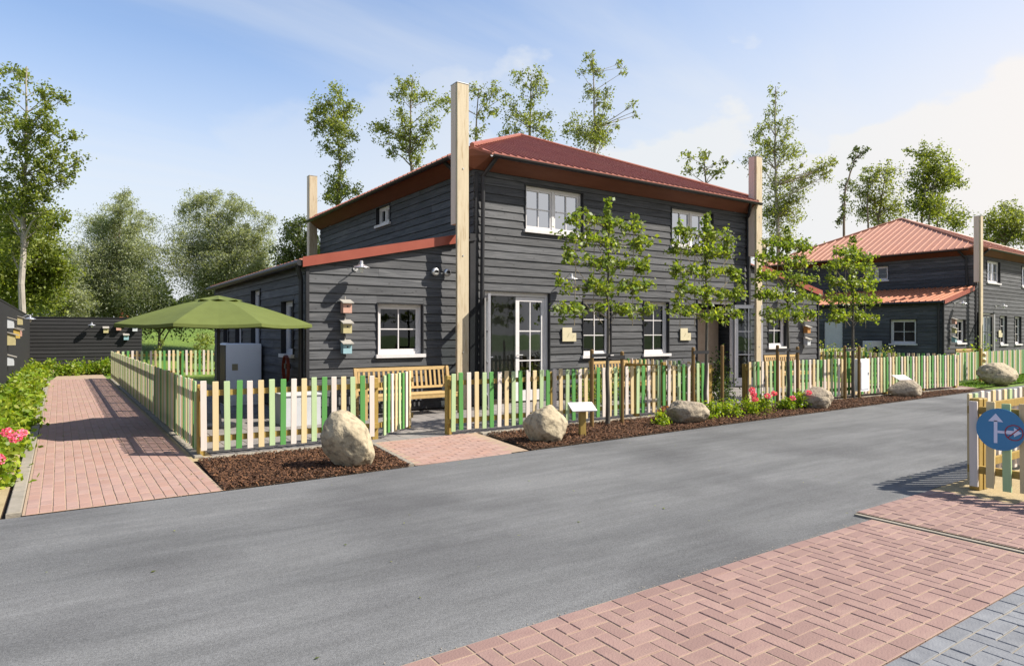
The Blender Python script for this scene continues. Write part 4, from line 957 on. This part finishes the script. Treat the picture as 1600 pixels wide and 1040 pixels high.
def plaque(label, x, z=1.40, y=12.205):
    T = thing('number_plaque', label, 'sign', (x, y, z), 0, 'cream plaques by the doors')
    MB().extr([(0, -.02, 0), (.42, -.02, 0), (.42, -.02, .20), (.29, -.02, .20), (.29, -.02, .33), (0, -.02, .33)], (0, .02, 0)).build('board', 'plaque', T)
    Tt = lambda a, b, c: (a, b, c)
    MB().add([(.14, -.0215, .10), (.155, -.0215, .10), (.215, -.0215, .20), (.20, -.0215, .20)], [(0, 1, 2, 3)]).add([(.30, -.0215, .08), (.31, -.0215, .08), (.36, -.0215, .15), (.35, -.0215, .15)], [(0, 1, 2, 3)]).build('engraving', 'mark', T)
plaque('cream stepped plaque between the left doors and the first tall window', 9.82); plaque('cream stepped plaque left of the right-hand house doors', 13.93)
plaque('cream stepped plaque on the farther house', 36.9, 1.4, 12.78)

# blue sign on the near fence
def blue_sign():
    T = thing('blue_traffic_sign', 'round blue sign with white arrow and crossed-out fork on the near fence', 'sign', (7.60, 2.615, .655), R(-90+0))
    # local x runs toward -y world, local -y faces -x world
    r = .205; n = 48
    MB().tube((0, .0, 0), (0, -.008, 0), r, n=n).build('disc', 'bluesign', T)
    y = -.0095
    A = MB().add([(-.052, y, -.135), (-.022, y, -.135), (-.022, y, .085), (-.052, y, .085)], [(0, 1, 2, 3)]).add([(-.10, y, .075), (.026, y, .075), (-.037, y, .155)], [(0, 1, 2)])
    A.add([(-.0215, y, -.035), (.14, y, -.035), (.14, y, -.010), (-.0215, y, -.010)], [(0, 1, 2, 3)]); A.build('arrow', 'signwhite', T)
    y = -.011; B = MB(); cx, cz = .115, -.018; B.add([(cx-.06, y, cz-.008), (cx+.0, y, cz-.008), (cx+.0, y, cz+.018), (cx-.06, y, cz+.018)], [(0, 1, 2, 3)]).add([(cx, y, cz-.04), (cx+.062, y, cz+.004), (cx, y, cz+.052)], [(0, 1, 2)]); B.build('fork_arrow', 'signwhite', T)
    y = -.012; rg = MB(); k = 28
    rg.add([(cx+(.068+.009*q)*math.cos(2*math.pi*i/k), y, cz+(.068+.009*q)*math.sin(2*math.pi*i/k)) for q in (0, 1) for i in range(k)], [(i, (i+1) % k, k+(i+1) % k, k+i) for i in range(k)])
    c, s = math.cos(R(45)), math.sin(R(45)); Lh, wh = .068, .005
    rg.add([(cx+c*a-s*b, y-.0005, cz+s*a+c*b) for a, b in ((-Lh, -wh), (Lh, -wh), (Lh, wh), (-Lh, wh))], [(0, 1, 2, 3)])
    rg.build('prohibition_ring', 'signred', T)
blue_sign()

# ------------------------------------------------------------------ yard things
def cabinet():
    T = thing('utility_cabinet', 'tall pale grey cabinet standing against the side of the lean-to', 'cabinet', (3.0, 15.4, 0))
    MB().cham((0, 0, .0), (.74, 1.0, 1.36), .012).build('body', 'cab', T)
    MB().box((-.012, .02, .03), (-.001, .98, 1.33)).build('side_panel', 'black', T)  # plain black panel over nearly the whole left side
    MB().box((.06, -.012, .08), (.70, -.001, 1.28)).build('door', 'cab', T)
    MB().box((.12, -.02, .78), (.24, -.013, .92)).build('vent', 'mark', T)
cabinet()
def planter():
    T = thing('white_planter', 'low white box planter on the patio left of the bench', 'planter', (3.15, 11.4, 0))
    b = MB(); b.box((0, 0, 0), (.62, .6, .52)); b.build('box', 'terra', T)
    MB().cham((-.02, -.02, .521), (.64, .62, .55), .005).build('rim', 'terra', T)
planter()
def hose():
    T = thing('hose_reel', 'brown hose coiled on the shaded side wall of the lean-to', 'hose', (3.75, 13.2, .95))
    m = MB(); n = 20
    for k in range(3):
        pts = [(-.06-.02*k, .18*math.cos(t), .26*math.sin(t)-.05) for t in [2*math.pi*i/n for i in range(n+1)]]; m.path(pts, [.012]*(n+1), 5)
    m.build('coil', 'hose', T); MB().box((-.10, -.06, -.05), (0, .06, .05)).build('holder', 'darkmetal', T)
hose()
def box_thing(name, label, cat, loc, size, m, door=True):
    T = thing(name, label, cat, loc); MB().cham((0, 0, 0), size, .012).build('body', m, T)
    if door: MB().box((.03, -.012, .05), (size[0]-.03, -.001, size[2]-.06)).build('door', m, T); MB().box((size[0]-.09, -.022, size[2]*.5), (size[0]-.07, -.0125, size[2]*.5+.07)).build('lock', 'darkmetal', T)
box_thing('meter_cabinet', 'flat pale grey meter box at the fence behind the fourth espalier', 'cabinet', (16.02, 8.40, .18), (.42, .16, .78), 'cab')
def heat_pump():
    T = thing('heat_pump', 'white outdoor heat pump beside the farther house', 'heat pump', (29.3, 14.85, 0), R(2.5))
    MB().cham((0, 0, .25), (.95, .40, 1.25), .015).build('casing', 'white', T)
    MB().tube((.33, -.004, .75), (.33, -.012, .75), .26, n=24).build('fan_grille', 'darkmetal', T)
    for x in (.05, .80): MB().box((x, .02, 0), (x+.1, .38, .249)).build('foot', 'kerb', T)
heat_pump()
def ornament():
    T = thing('carved_post', 'wooden post with stacked curled ornaments beside the grass patch', 'ornament', (24.7, 9.05, 0))
    MB().box((-.04, -.04, 0), (.04, .04, 1.1)).build('post', 'pine', T)
    for k in range(5): MB().tube((.10, -.05, .12+.19*k), (.24, -.02, .20+.19*k), .07, .04, 10).build('curl', 'slat_peach', T)
ornament()

# ------------------------------------------------------------------ shrubs
sr = random.Random(3); y = 8.75; i = 0
spots_l = []
while y < 27.5:
    spots_l.append((-.80 + sr.uniform(-.05, .08), y, sr.uniform(.38, .50), sr.uniform(.44, .62))); y += sr.uniform(.62, .85)
for i, (x, y, rx, h) in enumerate(spots_l):
    fl = []
    if i == 0: fl = [(.30, -.18, .30), (.22, -.05, .24)]
    if i == 1: fl = [(.36, -.2, .42), (.02, -.34, .46)]
    if i == 2: fl = [(.42, .0, .34), (.30, -.3, .40)]
    n_ = ('nearest the road', 'second from the road', 'third from the road', 'fourth from the road', 'fifth from the road')
    lb = f'bright green hydrangea bush along the black left wall, {n_[i]}' if i < 5 else 'bright green bush without open flowers, farther along the hedge by the left wall'
    if i >= 5: lb = 'green bush of the hedge by the left wall, ' + ('sixth seventh eighth ninth tenth eleventh twelfth thirteenth fourteenth fifteenth sixteenth seventeenth eighteenth nineteenth twentieth twenty-first twenty-second twenty-third twenty-fourth twenty-fifth twenty-sixth twenty-seventh twenty-eighth twenty-ninth'.split())[i-5] + ' from the road'
    bush(lb, x, y, rx, h, 'leaf_lime', fl, lsize=.085 if i < 6 else .11, n=1700 if i < 6 else 900, seed=i, group='hydrangeas along the left wall', fr=.062)
for i in range(6):
    lb = 'green bush of the low hedge across the path end, ' + ('leftmost of six', 'second from left', 'third from left', 'third from right', 'second from right', 'rightmost of six')[i]
    bush(lb, -.75 + .55*i, 29.8 + (i % 2)*.2, .50, .62, 'leaf_lime', (), lsize=.12, n=700, seed=50+i, group='low hedge at the far end')
FB = [(8.52, 7.95, .22, .30, 'leaf_lime', [], 'round lime green bush left of the flat-topped brown boulder'), (9.05, 8.25, .22, .26, 'leaf_red', [(0, -.12, .2)], 'small reddish plant just behind the flat-topped boulder'),
      (9.95, 7.98, .30, .38, 'leaf_lime', [], 'lime green bush right of the flat-topped boulder'), (10.45, 8.0, .28, .40, 'leaf_lime', [], 'lime green bush at the foot of the lone right stake'),
      (11.02, 8.0, .28, .42, 'leaf_lime', [(-.02, -.18, .42), (.02, -.12, .50), (-.03, -.22, .33)], 'bush with a cluster of bright pink flowers at its left'), (11.65, 8.05, .30, .40, 'leaf_lime', [(.05, -.2, .40), (-.15, -.2, .36)], 'bush with faded reddish flowers behind the pink one'),
      (12.35, 8.02, .20, .28, 'leaf_lime', [(.1, -.1, .26)], 'small bush between the stakes of the third espalier'), (12.78, 8.0, .27, .42, 'leaf_lime', [(.05, -.2, .36)], 'bush with one big pink flower beside the rounded grey boulder')]
for i, (x, y, rx, h, lf, fl, lb) in enumerate(FB): bush(lb, x, y, rx, h, lf, fl, lsize=.062, n=520, seed=70+i, group='small bushes in the bark bed')
bush('dark glossy shrub in the gap between the two roadside fences', 11.75, 9.2, .42, 1.25, 'leaf_bush', (), lsize=.06, n=1500, seed=90, name='evergreen_shrub', cat='shrub')
bush('dark green climbing shrub against the right-hand house doors', 11.9, 10.3, .5, .95, 'leaf_bush', (), lsize=.07, n=1100, seed=91, name='evergreen_shrub', cat='shrub')
for i, (x, y) in enumerate(((9.3, 10.7), (10.0, 10.9), (12.9, 10.6))): bush(('low leafy plant left of the middle bench', 'low leafy plant in front of the middle bench', 'leafy plant right of the middle bench')[i], x, y, .45, .9, 'leaf_mid', (), n=700, seed=93+i, name='garden_plant', cat='plant')
for i, (x, y) in enumerate(((23.0, 13.6), (24.6, 13.9), (26.4, 13.8), (28.4, 14.0))): bush(('leafy shrub just behind the plot fence, beside the right lean-to', 'leafy shrub before the white side door of the farther house', 'leafy shrub left of the white heat pump', 'leafy shrub right of the white heat pump')[i], x, y, .7, 1.25, 'leaf_mid', (), lsize=.10, n=800, seed=103+i, name='garden_plant', cat='plant')
bush('rusty brown plant rising above the far black wall', 2.45, 36.3, .42, 2.95, 'leaf_red', (), lsize=.16, n=500, seed=120, name='copper_shrub', cat='shrub')
bush('green bush by the fence of the farther house at the right edge', 28.6, 10.6, .8, 1.5, 'leaf_lime', (), lsize=.11, n=800, seed=121, name='garden_plant', cat='plant')

def litter():
    r = np.random.default_rng(41); pts = []
    n = 600; x = r.uniform(.5, 20, n); pts.append(np.column_stack([x, 7.16 + np.clip(x-2, 0, 22)*.028 - np.abs(r.normal(0, .05, n)), np.full(n, .004)]))
    n = 260; x = r.uniform(0, 7.2, n); pts.append(np.column_stack([x, 2.92 + np.abs(r.normal(0, .025, n)) + (x > 5.84)*.2, np.full(n, .004)]))
    c = np.concatenate(pts); n = len(c); a = r.uniform(0, 2*np.pi, n); sz = r.uniform(.002, .006, n)[:,None]
    A = np.column_stack([np.cos(a), np.sin(a), np.zeros(n)])*sz; B = np.column_stack([-np.sin(a), np.cos(a), np.zeros(n)])*sz*.8; U = np.column_stack([np.zeros(n), np.zeros(n), sz[:,0]*.9])
    V = np.stack([c-A, c-B, c+A, c+B, c+U], 1).reshape(-1, 3); i = np.arange(n)[:,None]*5; F = np.concatenate([i+[0,1,4], i+[1,2,4], i+[2,3,4], i+[3,0,4]])
    o = np_mesh('road_grit', V, F, M['kerb']); o['kind'] = 'stuff'
    n = 60; c = np.column_stack([r.uniform(-.2, 9, n), r.uniform(3.1, 7.1, n), np.full(n, .012)]); c[:25] = np.column_stack([r.uniform(-.2, 1.3, 25), r.uniform(7.3, 14, 25), np.full(25, .022)])
    V, F = leaf_quads(c, .035, r, .6); V[:,2] = .006 + np.abs(V[:,2]-.012)*.4 + (V[:,1] > 7.2)*.01; o = np_mesh('fallen_leaves', V, F, M['leaf_olive']); o['kind'] = 'stuff'
litter()
# grass patch by the farther house
def grass():
    poly = [(21.9, 8.15), (34, 8.55), (34, 10.5), (22.6, 9.2)]; struct('lawn', sheet(poly, .003), 'field')
    r = np.random.default_rng(9); n = 9000; x = r.uniform(22.2, 32, n); y = r.uniform(8.2, 10.2, n); k = (y < 8.95+(x-22)*.12) & (y > 8.17+(x-22)*.03); x, y = x[k], y[k]; n = len(x)
    a = r.uniform(0, 2*np.pi, n); h = r.uniform(.03, .08, n); w_ = .010; b = np.column_stack([x, y, np.zeros(n)]); t = np.column_stack([np.cos(a)*w_, np.sin(a)*w_, np.zeros(n)]); l_ = np.column_stack([r.normal(0, .02, n), r.normal(0, .02, n), h])
    V = np.stack([b-t, b+t, b+l_], 1).reshape(-1, 3); o = np_mesh('grass', V, np.arange(3*n).reshape(n, 3), M['blade']); o['kind'] = 'stuff'
grass()
struct('side_path', sheet([(20.6, 8.05), (21.9, 8.12), (23.3, 9.6), (22.0, 9.6)], .005), 'brick')

# ------------------------------------------------------------------ background trees
tree('tall thin tree with pale trunk and sparse crown at the far left', [(20,112,20),(44,122,14),(72,150,24),(104,152,13),(8,150,22),(18,192,26),(50,200,28),(82,190,18),(95,232,22),(116,212,14),(122,256,18),(60,250,30),(22,242,28),(8,290,32),(76,284,24),(104,280,16),(40,312,30),(10,330,30),(70,330,26),(48,370,26),(20,400,24)],
     [(34,520),(35,400),(38,300),(42,200),(42,104)], 30, 'leaf_olive', .15, cover=1.25, bark='bark_pale', r0=.15, seed=1)
tree('dense olive green tree around the pale trunk at the left edge', [(15,345,40),(62,352,36),(88,345,22),(18,400,46),(72,402,40),(28,450,46),(92,425,26),(-20,420,50),(5,470,40),(60,455,40)], [(20,520),(22,430),(30,360)], 33, 'leaf_olive', .18, cover=2.4, seed=2)
tree('low grey-green tree just right of the pale trunk', [(90,400,28),(105,440,36),(80,465,36),(120,470,30),(100,500,30)], [(100,530),(100,450)], 38, 'leaf_willow', .16, cover=2.0, seed=3, asp=.35)
tree('grey-green willow left of centre behind the far black wall', [(188,322,24),(150,350,26),(215,352,26),(185,365,45),(140,405,40),(225,400,40),(185,425,55),(150,455,45),(222,452,42),(190,480,50),(130,480,40),(195,305,14)], [(185,530),(185,430),(188,340)], 42, 'leaf_willow', .15, cover=1.9, seed=4, asp=.32, droop=.2)
tree('broad grey-green willow behind the parasol', [(300,325,24),(332,312,22),(372,325,26),(408,352,24),(300,372,42),(350,368,48),(402,390,38),(285,420,38),(350,430,55),(410,432,38),(330,470,50),(390,470,40),(318,305,12)], [(345,530),(345,430),(340,340)], 42, 'leaf_willow', .15, cover=1.9, seed=5, asp=.32, droop=.2)
tree('dark tree peeping between the willow and the house', [(455,362,20),(470,352,18),(455,390,28),(480,380,26),(470,420,34),(440,430,30),(500,400,30)], [(465,530),(465,430),(465,370)], 40, 'leaf_dark', .17, cover=2.2, seed=6)
tree('low dark bush mass between the two willows', [(250,470,30),(262,500,28),(235,500,26),(110,500,28),(290,500,30)], [(250,530),(250,490)], 44, 'leaf_dark', .18, cover=1.6, seed=7, name='wild_bush', cat='bush')
tree('young tree on the meadow behind the parasol', [(310,545,14),(322,530,14),(300,560,12),(318,560,14)], [(312,600),(312,540)], 30, 'leaf_mid', .13, cover=1.3, seed=8, r0=.04)
tree('tiny sapling on the meadow left of the parasol pole', [(248,548,8),(252,535,6),(240,556,7)], [(250,600),(250,535)], 30, 'leaf_mid', .11, cover=1.0, seed=9, r0=.03)
tree('bushy pruned tree rising behind the left roof slope', [(498,170,20),(522,158,24),(545,168,18),(500,200,22),(530,196,28),(552,212,13),(512,232,14),(536,252,20),(530,288,24),(552,300,16),(518,310,20),(485,185,10)], [(528,500),(528,320),(532,250),(520,165)], 38, 'leaf_mid', .15, cover=1.5, seed=10)
tree('spreading tree left of the tall pale post', [(640,130,20),(625,148,18),(662,150,20),(600,205,22),(632,200,25),(668,195,24),(588,200,10),(640,232,26),(662,222,18),(652,252,15),(612,235,14),(680,165,10)], [(650,500),(645,300),(640,220),(645,120)], 38, 'leaf_mid', .15, cover=1.15, seed=11)
tree('tree partly hidden behind the tall pale post', [(700,160,18),(745,140,16),(772,145,18),(762,170,18),(745,205,15),(690,155,8),(790,150,8)], [(735,500),(740,300),(748,140)], 36, 'leaf_mid', .145, cover=1.15, seed=12)
tree('loose tree behind the peak of the red roof', [(806,120,15),(840,118,16),(832,150,18),(800,165,17),(852,180,15),(820,190,24),(850,205,20),(790,205,16),(845,135,12)], [(825,500),(825,300),(828,200),(830,120)], 38, 'leaf_mid', .15, cover=1.05, seed=13)
tree('birch with hanging twigs, the tallest above the red roof', [(920,92,13),(935,110,15),(968,100,9),(925,140,16),(950,150,17),(988,165,9),(995,180,6),(965,195,8),(900,200,22),(935,190,26),(920,215,28),(945,218,20),(908,112,8),(975,112,7)], [(925,500),(928,300),(930,200),(925,85)], 38, 'leaf_mid', .16, cover=1.1, seed=14, droop=.4, bark='bark_pale', asp=.45)
tree('sparse treetop above the right part of the red roof', [(1075,245,13),(1100,242,14),(1136,252,10),(1120,270,12),(1075,268,12),(1098,262,14)], [(1105,500),(1105,330),(1100,245)], 40, 'leaf_mid', .18, cover=1.0, seed=15)
tree('tall wispy birch right of the right-hand pale post', [(1212,145,12),(1208,172,15),(1190,205,20),(1225,200,16),(1215,240,27),(1242,236,18),(1285,262,18),(1302,255,11),(1178,245,18),(1210,290,32),(1245,292,28),(1265,272,16),(1200,330,30),(1238,332,26),(1290,275,12),(1220,370,34),(1265,400,26)], [(1215,500),(1215,340),(1210,240),(1212,135)], 40, 'leaf_mid', .16, cover=1.0, seed=16, bark='bark_pale', asp=.45)
tree('thin leaning tree with hooked top between the houses', [(1348,238,11),(1332,245,8),(1328,262,8),(1324,292,14),(1320,330,12),(1310,345,10),(1335,235,7),(1318,310,9)], [(1322,500),(1318,340),(1322,290),(1335,250),(1350,235)], 44, 'leaf_dark', .18, cover=1.2, seed=17, r0=.10)
tree('airy tree with drooping twigs left of the far red roof peak', [(1352,290,20),(1376,268,20),(1396,265,16),(1386,300,24),(1345,322,22),(1366,332,22),(1402,322,20),(1355,265,12),(1380,345,24)], [(1370,500),(1372,340),(1385,270)], 48, 'leaf_mid', .18, cover=1.1, seed=18, droop=.3, extra_trunks=[[(1360, 420), (1355, 320), (1358, 280)]])
tree('full olive green tree with several stems above the far roof', [(1440,242,18),(1462,248,24),(1482,270,22),(1436,280,24),(1466,290,28),(1498,288,14),(1450,320,28),(1480,342,28),(1428,322,20),(1500,350,15),(1420,235,8)], [(1440,500),(1440,340),(1450,260)], 52, 'leaf_olive', .21, cover=1.7, seed=19, extra_trunks=[[(1450, 420), (1452, 330), (1465, 260)], [(1462, 420), (1465, 340), (1480, 280)]])
tree('round dark green tree at the right edge behind the far roof', [(1572,330,22),(1550,345,22),(1592,348,22),(1560,372,25),(1592,372,22),(1540,372,15),(1620,350,26)], [(1570,500),(1570,380),(1572,330)], 50, 'leaf_mid', .2, cover=1.5, seed=20)
tree('dense low trees filling the gap between the two houses', [(1270,440,30),(1255,470,26),(1300,420,24),(1240,440,26),(1280,490,26)], [(1270,530),(1270,440)], 44, 'leaf_mid', .19, cover=1.6, seed=21)
# far wood on the horizon
def wood():
    r = np.random.default_rng(77); cen = []
    for (x0, y0, x1, y1, n) in ((-70, 78, 110, 84, 90000),):
        t = r.uniform(0, 1, n); hx = x0+(x1-x0)*t; top = 5.5 + 1.6*np.sin(hx*.35) + 1.1*np.sin(hx*.9+1) + .7*np.sin(hx*2.3)
        z = 1.8 + (r.uniform(0, 1, n)**.8) * top; cen.append(np.column_stack([hx, y0+(y1-y0)*t + r.normal(0, 1.6, n), z]))
    cen = np.concatenate(cen); V, F = leaf_quads(cen, .42, r, .6); o = np_mesh('far_wood', V, F, M['leaf_dark']); o['kind'] = 'stuff'
wood()
print('LABELS', len(LABELS), 'OBJ', len(bpy.data.objects))
